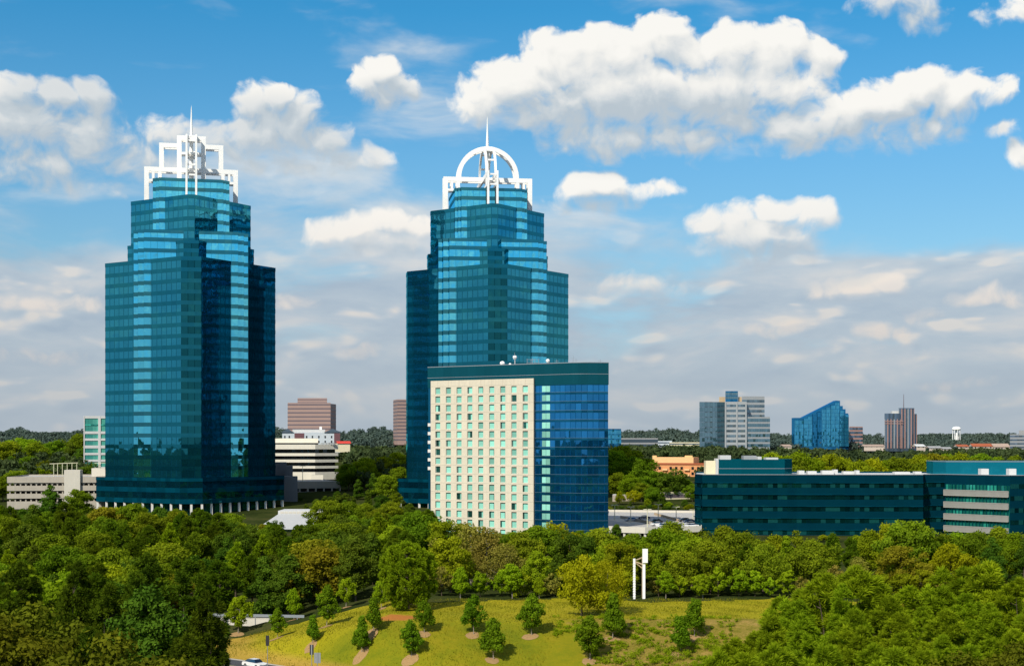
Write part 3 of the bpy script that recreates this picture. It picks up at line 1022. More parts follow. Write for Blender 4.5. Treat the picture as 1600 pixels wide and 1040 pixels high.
# ------------------------------------------------------------------ hotel slab
def make_hotel():
    L0, R0 = (-28.0, 496.0), (7.13, 475.0)
    f = Face(L0, R0)
    org = (L0[0], L0[1], 0)
    r = root('hotel_building', 'cream hotel slab with rows of mint windows and a curved blue glass end', 'hotel', org)
    d, n = f.d, f.n
    inn = 0.9

    def w(s, o):
        p = f.at(s, 0, o)
        return (p.x, p.y)
    G1 = w(f.L + 14.0, -inn)
    path = [w(-1.6, -inn), w(f.L + 0.0, -inn), G1]
    ang0, ang1 = math.atan2(d.y, d.x), math.radians(8)
    cx, cy = G1
    for k in range(1, 6):
        a = ang0 + (ang1 - ang0) * k / 6
        cx += math.cos(a) * 1.0
        cy += math.sin(a) * 1.0
        path.append((cx, cy))
    e = (cx + math.cos(ang1) * 6.9, cy + math.sin(ang1) * 6.9)
    path.append(e)
    back = [(e[0] + 0.6, e[1] + 20), w(-1.6, -inn - 19)]
    poly = ccw(path + back)
    zc0, zc1 = 49.3, 56.3
    mb = MB(); mb.ring(poly, -2, zc0); mb.build('wall', M['blue_span'], r, org)
    mb = MB(); mb.ring(poly, zc0, zc1, out=0.18, pane=3.2); mb.build('cornice', M['cornice'], r, org)
    mb = MB(); mb.ring(poly, 52.62, 52.74, out=0.24); mb.build('cornice_line', M['steel'], r, org)
    mb = MB(); mb.ring(poly, 56.3, 56.5, out=0.22); mb.build('coping', M['steel'], r, org)
    mb = MB(); mb.cap(poly, 55.6); mb.build('roof', M['roof'], r, org)
    # glass end: floor by floor along the open path right of the slab
    gp = path[1:]
    for k in range(17):
        zc = 48.1 - 2.99 * k
        for nm, z0, z1, o, mt in (('window_band', zc - 1.15, zc + 1.0, 0.05, 'blue_glass'), ('spandrel_band', zc - 1.99, zc - 1.23, 0.09, 'blue_span'), ('sill_line', zc - 1.21, zc - 1.16, 0.12, 'blue_line')):
            mb = MB(); s = 0.0
            for a, b in zip(gp, gp[1:]):
                Lg = math.hypot(b[0] - a[0], b[1] - a[1])
                nx, ny = (b[1] - a[1]) / Lg, -(b[0] - a[0]) / Lg
                pa, pb = (a[0] + nx * o, a[1] + ny * o), (b[0] + nx * o, b[1] + ny * o)
                u = Lg / 1.9
                mb.face([(*pa, z0), (*pb, z0), (*pb, z1), (*pa, z1)], [(s, k + .1), (s + u, k + .1), (s + u, k + .9), (s, k + .9)])
                s += u
            if nm != 'sill_line' or True:
                mb.build(nm, M[mt], r, org)
        # column of curtained corner rooms
        if k < 16:
            fg = Face(w(f.L, -inn), G1)
            mb = MB()
            for j in range(2):
                fg.quad(mb, 2.75 + j * 1.55, 4.2 + j * 1.55, zc - 1.05, zc + 0.9, 0.11, [(j * 3, k + .2), (j * 3 + 1, k + .2), (j * 3 + 1, k + .8), (j * 3, k + .8)])
            mb.build('corner_window', M['curtain'], r, org)
    # cream slab with real openings
    nb, bay, s0 = 9, 4.35, 3.2
    cs = [f.L - s0 - bay * i for i in range(nb)]           # from the right
    hw = 1.0
    mb = MB()
    edges = [0.0] + sorted([c - hw for c in cs] + [c + hw for c in cs]) + [f.L]

    def sbox(a, b, z0, z1):
        uvq = lambda s, z: (s / bay + (0.5 - (f.L - s0) / bay) % 1.0, (z - 48.1) / 2.99 + 0.0)
        A = f.at
        mb.face([A(a, z0, 0), A(b, z0, 0), A(b, z1, 0), A(a, z1, 0)], [uvq(a, z0), uvq(b, z0), uvq(b, z1), uvq(a, z1)])
        dp = -0.45
        mb.face([A(a, z1, 0), A(b, z1, 0), A(b, z1, dp), A(a, z1, dp)])
        mb.face([A(a, z0, dp), A(b, z0, dp), A(b, z0, 0), A(a, z0, 0)])
        mb.face([A(b, z0, 0), A(b, z0, dp), A(b, z1, dp), A(b, z1, 0)])
        mb.face([A(a, z0, dp), A(a, z0, 0), A(a, z1, 0), A(a, z1, dp)])
    zt = 51.6
    hh = 1.12
    for k in range(17):
        zc = 48.1 - 2.99 * k
        sbox(0, f.L, zc + hh, zt)
        for i in range(0, len(edges), 2):
            sbox(edges[i], edges[i + 1], zc - hh, zc + hh)
        zt = zc - hh
    sbox(0, f.L, -2.5, zt)
    A = f.at                                               # end faces of the slab
    for s in (0, f.L):
        q = [A(s, -2, 0), A(s, -2, -0.9), A(s, 51.6, -0.9), A(s, 51.6, 0)]
        mb.face(q if s else list(reversed(q)))
    mb.face([A(0, 51.6, 0), A(f.L, 51.6, 0), A(f.L, 51.6, -0.9), A(0, 51.6, -0.9)])
    mb.build('stone_facade', M['stone'], r, org)
    rnd = random.Random(5)
    dark = {(1, 1): 2, (3, 5): 1, (3, 8): 1, (4, 0): 1, (5, 5): 1, (2, 8): 1, (6, 8): 1, (7, 8): 2, (9, 8): 2, (12, 6): 1, (13, 1): 1, (14, 5): 2, (14, 4): 1, (5, 2): 0}
    rest = [MB(), MB()]
    for k in range(17):
        zc = 48.1 - 2.99 * k
        for i, c in enumerate(cs):
            st = dark.get((k, i), 0)
            cut = {0: rnd.choice([-0.9, -0.9, -0.9, -0.55]), 1: 0.15, 2: 0.9}[st]
            right = rnd.random() < 0.7
            m1, m2 = (MB(), MB()) if k < 11 else rest
            uv = lambda q: [(i + q, k + .2), (i + q + .3, k + .2), (i + q + .3, k + .8), (i + q, k + .8)]
            lo, hi = c - hw, c + hw
            sp = c + (cut if right else -cut)
            a, b = ((sp, hi), (lo, sp)) if right else ((lo, sp), (sp, hi))
            if b[1] - b[0] > 0.05:
                f.quad(m2, b[0], b[1], zc - hh, zc + hh - 0.28, -0.42, uv(.5))
            if a[1] - a[0] > 0.05:
                f.quad(m1, a[0], a[1], zc - hh, zc + hh - 0.28, -0.42, uv(.1))
            f.quad(m2, lo, hi, zc + hh - 0.28, zc + hh, -0.41, uv(.5))  # dark strip at the window head: the recess's shadow drawn as a pane
            if k < 11:
                fr = MB()
                f.box(fr, lo, hi, zc - hh, zc - hh + 0.07, -0.42, -0.34)
                f.box(fr, lo, lo + 0.06, zc - hh + 0.07, zc + hh, -0.42, -0.34)
                f.box(fr, hi - 0.06, hi, zc - hh + 0.07, zc + hh, -0.42, -0.34)
                wnd = fr.build('window', M['column'], r, org)
                if m1.f:
                    m1.build('curtain_pane', M['curtain'], wnd, (0, 0, 0) if False else org)
                m2.build('dark_pane_head_shade', M['dark_pane_head_shade'], wnd, org)
    o = rest[0].build('lower_windows', M['curtain'], r, org); o['kind'] = 'stuff'
    o = rest[1].build('lower_dark_panes_head_shade', M['dark_pane_head_shade'], r, org); o['kind'] = 'stuff'
    # ledges at the left edge
    for z in (36, 33, 30, 27, 24, 21):
        mb = MB(); f.box(mb, -1.45, -0.25, z, z + 1.1, -0.88, -0.35); mb.build('balcony', M['column'], r, org)
    # roof equipment
    def roofpt(px, Y):
        p = P(px, HOR, Y)
        return p.x, p.y
    for px, Y, rr, zz in ((785, 489, 0.9, 57.2), (804.5, 489, 0.75, 59.3), (797, 489, 0.5, 56.9), (856, 480, 0.7, 57.6)):
        x, y = roofpt(px, Y)
        mb = MB()
        mb.lathe([(0, -rr), (rr * .6, -rr * .8), (rr, 0), (rr * .75, rr * .7), (0, rr)], (x, y, zz), 12)
        mb.tube([(x, y, 55.6), (x, y, zz - rr * .7)], [0.12, 0.12], 6)
        mb.build('satellite_dome', M['white'], r, org)
    for px, Y, h in ((895.5, 482, 3.2), (900, 482, 2.4), (804, 486, 4.6), (832, 484, 2.6), (938, 476, 1.7), (870, 482, 2.0)):
        x, y = roofpt(px, Y)
        mb = MB(); mb.tube([(x, y, 55.6), (x, y, 56.2 + h)], [0.09, 0.05], 5); mb.beam((x - .7, y, 56 + h * .8), (x + .7, y, 56 + h * .8), 0.07); mb.build('antenna', M['steel'], r, org)
    x, y = roofpt(833, 486)
    mb = MB()
    for k in range(4):
        mb.tube([(x - 2 + k * 1.3, y, 55.6), (x - 2 + k * 1.3, y, 58.6)], [0.07, 0.07], 5)
    mb.beam((x - 2.2, y, 58.4), (x + 2.1, y, 58.4), 0.1)
    mb.beam((x - 2.2, y, 57.4), (x + 2.1, y, 57.4), 0.1)
    mb.build('equipment_rack', M['steel'], r, org)
    for px, Y, wd in ((820, 490, 3.0), (870, 480, 3.6), (905, 476, 2.6)):
        x, y = roofpt(px, Y)
        mb = MB(); mb.box(x - wd / 2, x + wd / 2, y, y + 2, 55.6, 56.95); mb.build('roof_unit', M['grey_panel'], r, org)


# ------------------------------------------------------------------ dark teal office block on the right
def make_office():
    p = lambda px, Y: (P(px, HOR, Y).x, Y)
    A = [p(1085.5, 484), p(1097.5, 474), p(1200, 472.5), p(1320, 471.5), p(1442.5, 471), p(1443.5, 478), p(1476, 479), (159.3, 460.5), (190, 470)]
    org = (A[0][0], A[0][1], 0)
    r = root('office_block', 'long low dark teal office block with pale sunscreens at one end', 'office building', org)
    poly = ccw(A + [(190, 520), (A[0][0] * 520 / 484 + 0.5, 520)])
    zt = 20.0
    mb = MB(); mb.ring(poly, -3, zt, pane=3.2); mb.build('wall', M['off_span'], r, org)
    mb = MB(); mb.cap(poly, zt - 0.5); mb.build('roof', M['white_roof'], r, org)
    front = A[:7]

    def strip(name, mt, pts, z0, z1, o, k, pane=1.6):
        mb = MB(); s = 0.0
        for a, b in zip(pts, pts[1:]):
            L = math.hypot(b[0] - a[0], b[1] - a[1])
            nx, ny = (b[1] - a[1]) / L, -(b[0] - a[0]) / L
            pa, pb = (a[0] + nx * o, a[1] + ny * o), (b[0] + nx * o, b[1] + ny * o)
            u = max(1, round(L / pane))
            mb.face([(*pa, z0), (*pb, z0), (*pb, z1), (*pa, z1)], [(s, k + .1), (s + u, k + .1), (s + u, k + .9), (s, k + .9)])
            mb.face([(*a, z0), (*b, z0), (*pb, z0), (*pa, z0)])
            mb.face([(*pa, z1), (*pb, z1), (*b, z1), (*a, z1)])
            s += u + 3
        mb.build(name, M[mt], r, org)
    for k in range(5):
        zc = 16.4 - 3.85 * k
        strip('window_band', 'off_glass', front, zc - 0.75, zc + 0.72, 0.05, k)
        strip('ledge', 'podium_span', front, zc + 0.72, zc + 0.95, 0.4, k + 20, 4)
        strip('window_band', 'off_glass', A[7:], zc - 0.75, zc + 0.72, 0.05, k + 40)
    strip('coping', 'steel', A, zt - 0.18, zt + 0.02, 0.12, 60, 9)
    # screened gable: glass with fins and four pale screens
    g = Face(A[6], A[7])
    mb = MB(); g.quad(mb, 0.3, g.L - 0.2, -2, 16.6, 0.06, [(0, 0), (15, 0), (15, 5), (0, 5)]); mb.build('screen_glass', M['green_glass'], r, org)
    for k in range(5):
        z1 = 14.9 - 3.95 * k
        mb = MB()
        g.box(mb, 0.2, g.L - 0.2, z1 - 2.0, z1 - 1.86, 0.5, 1.0)
        g.box(mb, 0.2, g.L - 0.2, z1 - 0.14, z1, 0.5, 1.0)
        nf = 58
        for i in range(nf + 1):
            s = 0.25 + (g.L - 0.5) * i / nf
            g.box(mb, s - 0.11, s + 0.11, z1 - 1.86, z1 - 0.14, 0.55, 0.95)
        g.quad(mb, 0.2, g.L - 0.2, z1 - 1.86, z1 - 0.14, 0.6)
        mb.build('sunscreen', M['sunscreen'], r, org)
        mb = MB()
        for i in range(19):
            s = 0.6 + (g.L - 1.2) * i / 18
            g.box(mb, s - 0.06, s + 0.06, z1, z1 + 1.95, 0.3, 0.6)
        mb.build('sunscreen_fins', M['off_pent'], r, org)
    # penthouse and screens on the roof
    pent = ccw([p(1123, 487), p(1226, 487), p(1237.5, 494), p(1237.5, 510), p(1123, 510)])
    mb = MB(); mb.ring(pent, zt - 0.5, 24.7, pane=4); mb.cap(pent, 24.5); mb.build('penthouse', M['off_pent'], r, org)
    mb = MB(); mb.ring(pent, 21.6, 21.72, out=0.06); mb.build('penthouse_line', M['steel'], r, org)
    scr = ccw([p(1458, 499), p(1478, 490), p(1640, 486), (196, 512), (p(1458, 499)[0] + 2, 514)])
    mb = MB(); mb.ring(scr, zt - 0.5, 24.0, pane=5); mb.cap(scr, 23.6); mb.build('roof_screen', M['teal_screen'], r, org)
    mb = MB(); mb.ring(scr, 23.9, 24.1, out=0.08); mb.build('screen_coping', M['steel'], r, org)
    for px0, px1, pyt, Y, mt in ((1125, 1142, 711, 498, 'white_roof'), (1103, 1121.5, 719.5, 494, 'cream_wall'), (1162, 1182, 711.5, 505, 'grey_panel'), (1184, 1190, 713, 502, 'white_roof'), (1197, 1216, 714.5, 503, 'white_roof'), (1119, 1122.5, 716, 492, 'white_roof')):
        a, b = P(px0, pyt, Y), P(px1, pyt, Y)
        mb = MB(); mb.box(a.x, b.x, Y, Y + 5, zt - 0.4, a.z); mb.build('roof_unit', M[mt], r, org)
    rnd = random.Random(3)
    for px, wpx, hh in ((1248, 9, .9), (1262, 14, .7), (1285, 18, .9), (1303, 6, 1.2), (1318, 22, .6), (1338, 5, 1.0), (1398, 24, .5), (1430, 10, .5), (1533, 12, 3.0), (1577, 11, 3.0)):
        Y = 488 + rnd.random() * 6 if px < 1450 else 478
        a, b = P(px, HOR, Y), P(px + wpx, HOR, Y)
        if px > 1450:
            Y = 474; a, b = P(px, HOR, Y), P(px + wpx, HOR, Y)
        mb = MB(); mb.box(a.x, b.x, Y, Y + 3, zt - 0.4, zt + hh * (0.6 if px > 1450 else 1)); mb.build('roof_unit', M['white_roof'], r, org)


# ------------------------------------------------------------------ everything farther off
def make_background():
    # grey and glass office, three masses
    Y = 1230
    z0 = zpx(712, Y)
    o = P(1093, HOR, Y); org = (o.x, o.y, z0)
    r = root('office_building', 'pale grey and glass office building with stepped roof and blue rooftop box', 'office building', org)
    block(r, org, rect(1093, 1133.5, Y, 26, 6), z0, zpx(627.5, Y), M['grey_win'], M['sky_glass'], fh=4.3, wh=3.3, pane=2.4, parapet=0.6)
    block(r, org, rect(1132.5, 1166, Y - 3, 28, -3), z0, zpx(627.5, Y), M['grey_panel'], M['grey_win'], fh=4.3, wh=2.0, pane=2.2, parapet=2.4)
    block(r, org, rect(1159.5, 1194.5, Y + 4, 26, 4), z0, zpx(618.5, Y), M['grey_panel'], M['grey_win'], fh=4.3, wh=2.2, pane=2.2, parapet=3.0)
    block(r, org, rect(1165.5, 1203, Y - 5, 24, 5), z0, zpx(651, Y), M['grey_panel'], M['sky_glass'], fh=4.3, wh=2.7, pane=2.2, parapet=1.5)
    block(r, org, rect(1133.5, 1153, Y + 2, 12, 1), zpx(627, Y), zpx(610.5, Y), M['far_blue_span'], M['sky_glass'], fh=3.2, wh=2.5, base=0.5)
    block(r, org, rect(1123.5, 1133, Y + 6, 10, 0), zpx(627, Y), zpx(619.5, Y), M['tan'], base=0.5)
    block(r, org, rect(1153.5, 1159, Y + 6, 10, 0), zpx(627, Y), zpx(619.5, Y), M['tan'], base=0.5)
    f = Face(rect(1132.5, 1166, Y - 3, 28, -3)[0], rect(1132.5, 1166, Y - 3, 28, -3)[1])
    for s in (0.0, 9.5, 17.2):
        mb = MB(); f.box(mb, s, s + 1.3, z0, zpx(628, Y), 0.02, 0.4); mb.build('pier', M['grey_panel'], r, org)

    # blue glass building with sloping roof
    Y = 1500
    z0 = zpx(697, Y)
    a, b = P(1241, HOR, Y), P(1325.5, HOR, Y + 2)
    f = Face((a.x, a.y), (b.x, b.y))
    org = (a.x, a.y, z0)
    r = root('glass_building', 'blue glass building with long sloping roof and stepped right shoulder', 'office building', org)
    k = f.L / (1325.5 - 1237)
    prof = [(1237, 652.5), (1250, 652.5), (1306, 625.5), (1312, 626), (1312, 634), (1316.5, 634), (1316.5, 639), (1321, 639), (1321, 645.5), (1325.5, 645.5)]
    pts = [((px - 1237) * k, zpx(py, Y + 6)) for px, py in prof]
    mb = MB()
    ring = [(0, z0 - 3)] + pts + [(f.L, z0 - 3)]
    mb.face([f.at(s, z, 0) for s, z in reversed(ring)])
    mb.face([f.at(s, z, -12) for s, z in ring])
    for (s0, q0), (s1, q1) in zip(ring, ring[1:] + ring[:1]):
        mb.face([f.at(s0, q0, 0), f.at(s1, q1, 0), f.at(s1, q1, -12), f.at(s0, q0, -12)])
    mb.build('wall', M['far_blue_span'], r, org)
    nb = 12
    for i in range(nb):                                    # stepped vertical glass bays
        s0, s1 = f.L * i / nb + 0.15, f.L * (i + 1) / nb - 0.15
        zt = min(np.interp(s0, [p_[0] for p_ in pts], [p_[1] for p_ in pts]), np.interp(s1, [p_[0] for p_ in pts], [p_[1] for p_ in pts])) - 1.5
        ob = 0.6 + (i % 3) * 0.9
        mb = MB()
        z = z0
        fl = 0
        while z < zt - 1:
            z2 = min(z + 3.9, zt)
            A_, B_ = f.at(s0, 0, 0), f.at(s1, 0, 0)
            u = 3
            for (sa, sb, oa, ob_) in ((s0, s1, ob, ob), (s0, s0, 0.02, ob), (s1, s1, ob, 0.02)):
                mb.face([f.at(sa, z, oa), f.at(sb, z, ob_), f.at(sb, z2 - 0.45, ob_), f.at(sa, z2 - 0.45, oa)], [(i * 7, fl + .1), (i * 7 + u, fl + .1), (i * 7 + u, fl + .9), (i * 7, fl + .9)])
                mb.face([f.at(sa, z2 - 0.45, oa), f.at(sb, z2 - 0.45, ob_), f.at(sb, z2, ob_), f.at(sa, z2, oa)], None, 1)
            z, fl = z2, fl + 1
        mb.face([f.at(s0, zt, ob), f.at(s1, zt, ob), f.at(s1, zt, 0.02), f.at(s0, zt, 0.02)], None, 1)
        mb.build('glass_bay', [M['far_blue'] if i not in (4, 5) else M['far_blue_span'], M['far_blue_span']], r, org)

    # brown and blue tower with mast
    Y = 1420
    z0 = zpx(700, Y)
    o = P(1382, HOR, Y); org = (o.x, o.y, z0)
    r = root('office_tower', 'small far tower of dark glass and pink stone stripes with a rooftop mast', 'tower', org)
    for px0, px1, pyt, dy in ((1382, 1407, 645.5, 0), (1404, 1428.5, 637, 3), (1424, 1432.5, 646, 6)):
        poly = rect(px0, px1, Y + dy, 20, 2)
        block(r, org, poly, z0, zpx(pyt, Y), M['far_dark'], None)
        f = Face(poly[0], poly[1])
        n = max(2, round(f.L / 3.4))
        for i in range(n + 1):
            s = f.L * i / n
            mb = MB(); f.box(mb, max(0, s - .5), min(f.L, s + .5), z0, zpx(pyt + (9 if px0 == 1382 else 1.5), Y), 0.02, 0.45); mb.build('pier', M['pink_stone'] if i % 3 else M['grey_panel'], r, org)
    f = Face(rect(1382, 1407, Y, 20, 2)[0], rect(1404, 1428.5, Y + 3, 20, 2)[1])
    for py in (658.5, 662):
        mb = MB(); f.box(mb, 0, f.L * .62, zpx(py, Y), zpx(py - 1.2, Y), 0.5, 0.8); mb.build('belt_course', M['pink_stone'], r, org)
    mb = MB(); q = P(1412, 637, Y + 10); mb.tube([(q.x, q.y, q.z - 2), (q.x, q.y, zpx(615.5, Y + 10))], [0.45, 0.2], 6); mb.build('mast', M['brown_win'], r, org)
    q = P(1394, 645, Y + 8)
    mb = MB(); mb.box(q.x, q.x + 7, q.y, q.y + 6, q.z - 1, q.z + 2); mb.build('roof_unit', M['white_roof'], r, org)

    simple('apartment_tower', 'small pinkish far tower behind the sloping blue glass building', 'tower', 1327, 1348, 666, 700, 1540, 22, 4, wall=M['pink_stone'], win=M['far_dark'], fh=4.2, wh=2.4, roof=M['brown'])

    # brown slabs on the skyline between the two towers
    Y = 1500
    r, org, poly, z0, z1 = simple('office_building', 'broad brown office block with rooftop storey on the skyline between the towers', 'office building', 449.5, 516.5, 629, 682, Y, 40, -2, wall=M['brown'], win=M['brown_win'], fh=4.2, wh=1.5, out=0.1)
    sp = [poly[1], (P(525, HOR, Y + 20).x, Y + 20), (P(523, HOR, Y + 45).x, Y + 45), poly[2]]
    block(r, org, sp, z0, z1 - 1, M['brown'], M['brown_win'], fh=4.2, wh=1.7, out=0.1)
    block(r, org, rect(465, 511, Y + 12, 20, 0), z1 - .5, zpx(621, Y), M['brown'], M['brown_win'], fh=3, wh=1.0, base=0.5, out=0.1)
    simple('office_building', 'brown banded slab half hidden behind the arched tower', 'office building', 621, 648, 623.5, 690, 1480, 30, 4, wall=M['brown'], win=M['brown_win'], fh=3.6, wh=1.5, out=0.1)

    # pale blue building with maroon panels
    Y = 1000
    r, org, poly, z0, z1 = simple('clinic_building', 'pale blue building with maroon panels and dark hipped corner roofs', 'building', 441, 531.5, 675, 700, Y, 26, 6, wall=M['pale_blue'], roof=M['white_roof'])
    f = Face(poly[0], poly[1])
    for a, b in ((460, 475), (522, 531.4)):
        s0, s1 = (a - 441) / 90.5 * f.L, (b - 441) / 90.5 * f.L
        mb = MB(); f.box(mb, s0, s1, z0, z1 - .6, 0.02, 0.25); mb.build('panel', M['maroon'], r, org)
    for i, px in enumerate((445, 452, 479, 488, 498, 508, 518)):
        for zz in (z1 - 3.2, z1 - 6.6):
            s = (px - 441) / 90.5 * f.L
            mb = MB(); f.box(mb, s - .5, s + .5, zz - .8, zz + .8, 0.02, 0.1); mb.build('window', M['dark_win'], r, org)
    for a, b in ((441, 457), (508, 532)):
        s0, s1 = (a - 441) / 90.5 * f.L - .8, (b - 441) / 90.5 * f.L + .8
        mb = MB(); zt = z1 + 2.6
        m_ = (s0 + s1) / 2
        c0, c1, c2, c3 = f.at(s0, z1, .8), f.at(s1, z1, .8), f.at(s1, z1, -9), f.at(s0, z1, -9)
        t = f.at(m_, zt, -4)
        for u, v_ in ((c0, c1), (c1, c2), (c2, c3), (c3, c0)):
            mb.face([u, v_, t])
        mb.build('hipped_roof', M['slate'], r, org)
    mb = MB(); f.box(mb, (457 - 441) / 90.5 * f.L, (508 - 441) / 90.5 * f.L, z1, z1 + 2.0, -10, -3); mb.build('roof_storey', M['white_roof'], r, org)
    q = P(501, 672, Y + 8); mb = MB(); mb.box(q.x - .8, q.x + .8, q.y, q.y + 1, z1, z1 + 4); mb.build('chimney', M['white'], r, org)

    r, org, poly, z0, z1 = simple('store_building', 'low store with a bright red roof beside the pale blue building', 'shop', 528, 547, 692.5, 699, 960, 14, 2, wall=M['cream_wall'], roof=M['red_roof'])
    f = Face(poly[0], poly[1])
    mb = MB(); mb.face([f.at(-.6, z1, .6), f.at(f.L + .6, z1, .6), f.at(f.L + .6, z1 + 1.6, -4), f.at(-.6, z1 + 1.6, -4)]); mb.build('roof_slope', M['red_roof'], r, org)

    # white terraces of the banded office beside the left tower
    Y = 760
    z0 = zpx(750, Y)
    o = P(400, HOR, Y); org = (o.x, o.y, z0)
    r = root('terraced_office', 'white terraced office with dark ribbon windows right of the stepped crown tower', 'office building', org)
    tiers = [(400, 497, 684.5, 693, 8), (400, 528, 694, 749, 0)]
    block(r, org, rect(400, 497, Y + 8, 30, 0), zpx(697, Y), zpx(684.5, Y), M['cream_band'], M['dark_win'], fh=5, wh=1.1, parapet=2.4, base=.5)
    bands = [(694, 701.5), (707.5, 712), (717.5, 722), (727.5, 731.5), (737, 749)]
    left, right = rect(380, 492.5, Y, 26, 0), rect(492.5, 528.5, Y, 26, 9)
    full = ccw([left[0], left[1], right[1], right[2], left[3]])
    mb = MB(); mb.ring(offset(full, -1.2), z0 - 3, zpx(695, Y), pane=2.5); mb.build('ribbon_glass', M['dark_win'], r, org)
    mb = MB(); mb.cap(full, zpx(694.3, Y)); mb.build('roof', M['white_roof'], r, org)
    for a, b in bands:
        mb = MB(); mb.ring(full, zpx(b, Y), zpx(a, Y)); mb.cap(full, zpx(b, Y) + .02, up=False); mb.cap(full, zpx(a, Y) - .02)
        mb.build('floor_band', M['cream_band'], r, org)
    block(r, org, rect(486, 505, Y - 8, 9, 0), z0, zpx(741, Y), M['cream_band'])
    for px in (503, 508, 513, 516, 521):
        q = P(px, 694, Y + 6); mb = MB(); mb.box(q.x - .6, q.x + .6, q.y, q.y + 1.5, q.z - .3, q.z + 1.0); mb.build('roof_unit', M['grey_panel'], r, org)

    # low grey car park below it
    Y = 690
    z0 = zpx(786, Y)
    o = P(455, HOR, Y); org = (o.x, o.y, z0)
    r = root('car_park', 'grey concrete car park in shade below the white terraced office', 'car park', org)
    full = ccw(rect(455, 531, Y, 34, 10))
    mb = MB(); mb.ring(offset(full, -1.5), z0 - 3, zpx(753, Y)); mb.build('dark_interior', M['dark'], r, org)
    for a, b in ((752, 763), (768, 775), (780, 790)):
        mb = MB(); mb.ring(full, zpx(b, Y), zpx(a, Y)); mb.cap(full, zpx(b, Y), up=False); mb.cap(full, zpx(a, Y)); mb.build('parapet', M['concrete'], r, org)
    for i in range(7):
        p_ = Vector(full[0]).lerp(Vector(full[1]), i / 6)
        mb = MB(); mb.box(p_.x - .4, p_.x + .4, p_.y + .3, p_.y + 1.1, z0 - 2, zpx(753, Y)); mb.build('column', M['concrete'], r, org)
    q = P(470, 752, 686)
    rr = root('lamp_post', 'double headed lamp post on the shaded grey car park', 'lamp post', (q.x, 692, zpx(752, 692)))
    lamp_parts(rr, 7.5)

    # grey shafts right behind the left tower
    Y = 640
    o = P(432, HOR, Y); org = (o.x, o.y, 0)
    r = root('service_block', 'grey windowless concrete service block beside the left tower', 'building', org)
    block(r, org, rect(425, 448, Y + 25, 14, 0), 0, zpx(722, Y + 25), M['grey_conc'])
    block(r, org, rect(446, 457.5, Y + 12, 12, 0), 0, zpx(727.5, Y + 12), M['grey_conc'])
    block(r, org, rect(440, 465, Y, 10, 0), 0, zpx(744, Y), M['grey_conc'])

    # white pavilion roof in front of the left tower
    Y = 500
    zt, zb = zpx(797.5, Y), zpx(816, Y)
    a, b = P(434.5, HOR, Y), P(556, HOR, Y)
    a0 = P(398, HOR, Y - 10)
    org = (a.x, a.y, 0)
    r = root('pavilion', 'low white pavilion with sloped roof and row of small clerestory panels', 'pavilion', org)
    mb = MB()
    top = [(a.x, Y, zt - 1.2), (b.x, Y, zt - 1.2), (b.x + 1, Y + 14, zt - 1.2), (a.x, Y + 14, zt - 1.2)]
    low = [(a0.x, Y - 9, zb - 1.8), (b.x + 10, Y - 9, zb - 1.8), (b.x + 11, Y + 23, zb - 1.8), (a0.x - 2, Y + 23, zb - 1.8)]
    for i in range(4):
        j = (i + 1) % 4
        mb.face([low[i], low[j], top[j], top[i]])
    mb.build('roof', M['pavilion_roof'], r, org)
    mb = MB(); mb.ring(ccw([(p_[0], p_[1]) for p_ in offset([(q[0], q[1]) for q in low], -1.5)]), -2, zb - 1.8); mb.build('wall', M['sky_glass'], r, org)
    tp = [(q[0], q[1]) for q in top]
    mb = MB(); mb.ring(tp, zt - 1.3, zt); mb.cap(tp, zt); mb.build('lantern', M['white_roof'], r, org)
    f = Face(tp[0], tp[1])
    for i in range(18):
        s = 0.7 + (f.L - 1.4) * i / 18
        mb = MB(); f.box(mb, s + .12, s + (f.L - 1.4) / 18 - .12, zt - .95, zt - .3, 0.01, 0.06); mb.build('clerestory_panel', M['pale_conc'], r, org)

    # left: white and green glass office, partly behind the tower
    Y = 720
    z0 = zpx(742, Y)
    poly = rect(130.5, 185, Y, 30, 3)
    o = P(130.5, HOR, Y); org = (o.x, o.y, z0)
    r = root('office_building', 'white office with green glass ribbons just left of the stepped crown tower', 'office building', org)
    z1 = zpx(649.5, Y)
    mb = MB(); mb.ring(offset(ccw(poly), -.35), z0 - 3, z1 - .5, pane=2.0); mb.build('ribbon_glass', M['mint_glass'], r, org)
    mb = MB(); mb.cap(ccw(poly), z1 - .1); mb.build('roof', M['white_roof'], r, org)
    for a_, b_ in ((649.5, 653.3), (673.5, 677.5), (684.5, 688), (695.5, 700), (707, 710.5), (717.5, 721), (729, 746)):
        mb = MB(); mb.ring(ccw(poly), zpx(b_, Y), zpx(a_, Y)); mb.cap(ccw(poly), zpx(b_, Y), up=False); mb.cap(ccw(poly), zpx(a_, Y) - .03); mb.build('floor_band', M['white_roof'], r, org)
    f = Face(poly[0], poly[1])
    for px, w_ in ((130.7, 0.5), (153.3, 1.25), (172, 1.0)):
        s = (px - 130.5) / 54.5 * f.L
        mb = MB(); f.box(mb, s, s + w_, z0, z1 - .02, -.3, 0.12); mb.build('pier', M['white_roof'], r, org)
    mb = MB(); f.box(mb, 0.6, f.L, zpx(664.5, Y), zpx(662.5, Y), -.3, -.1); mb.build('spandrel', M['green_glass'], r, org)

    # left: concrete parking deck with stair tower
    Y = 600
    z0 = zpx(793, Y)
    poly = rect(11, 175, Y, 45, 6)
    o = P(11, HOR, Y); org = (o.x, o.y, z0)
    r = root('parking_deck', 'three level concrete parking deck with a pale stair tower, left of the left tower', 'car park', org)
    full = ccw(poly)
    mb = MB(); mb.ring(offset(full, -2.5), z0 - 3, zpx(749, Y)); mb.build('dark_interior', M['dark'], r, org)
    mb = MB(); mb.cap(offset(full, -.3), zpx(746.5, Y)); mb.build('deck', M['deck'], r, org)
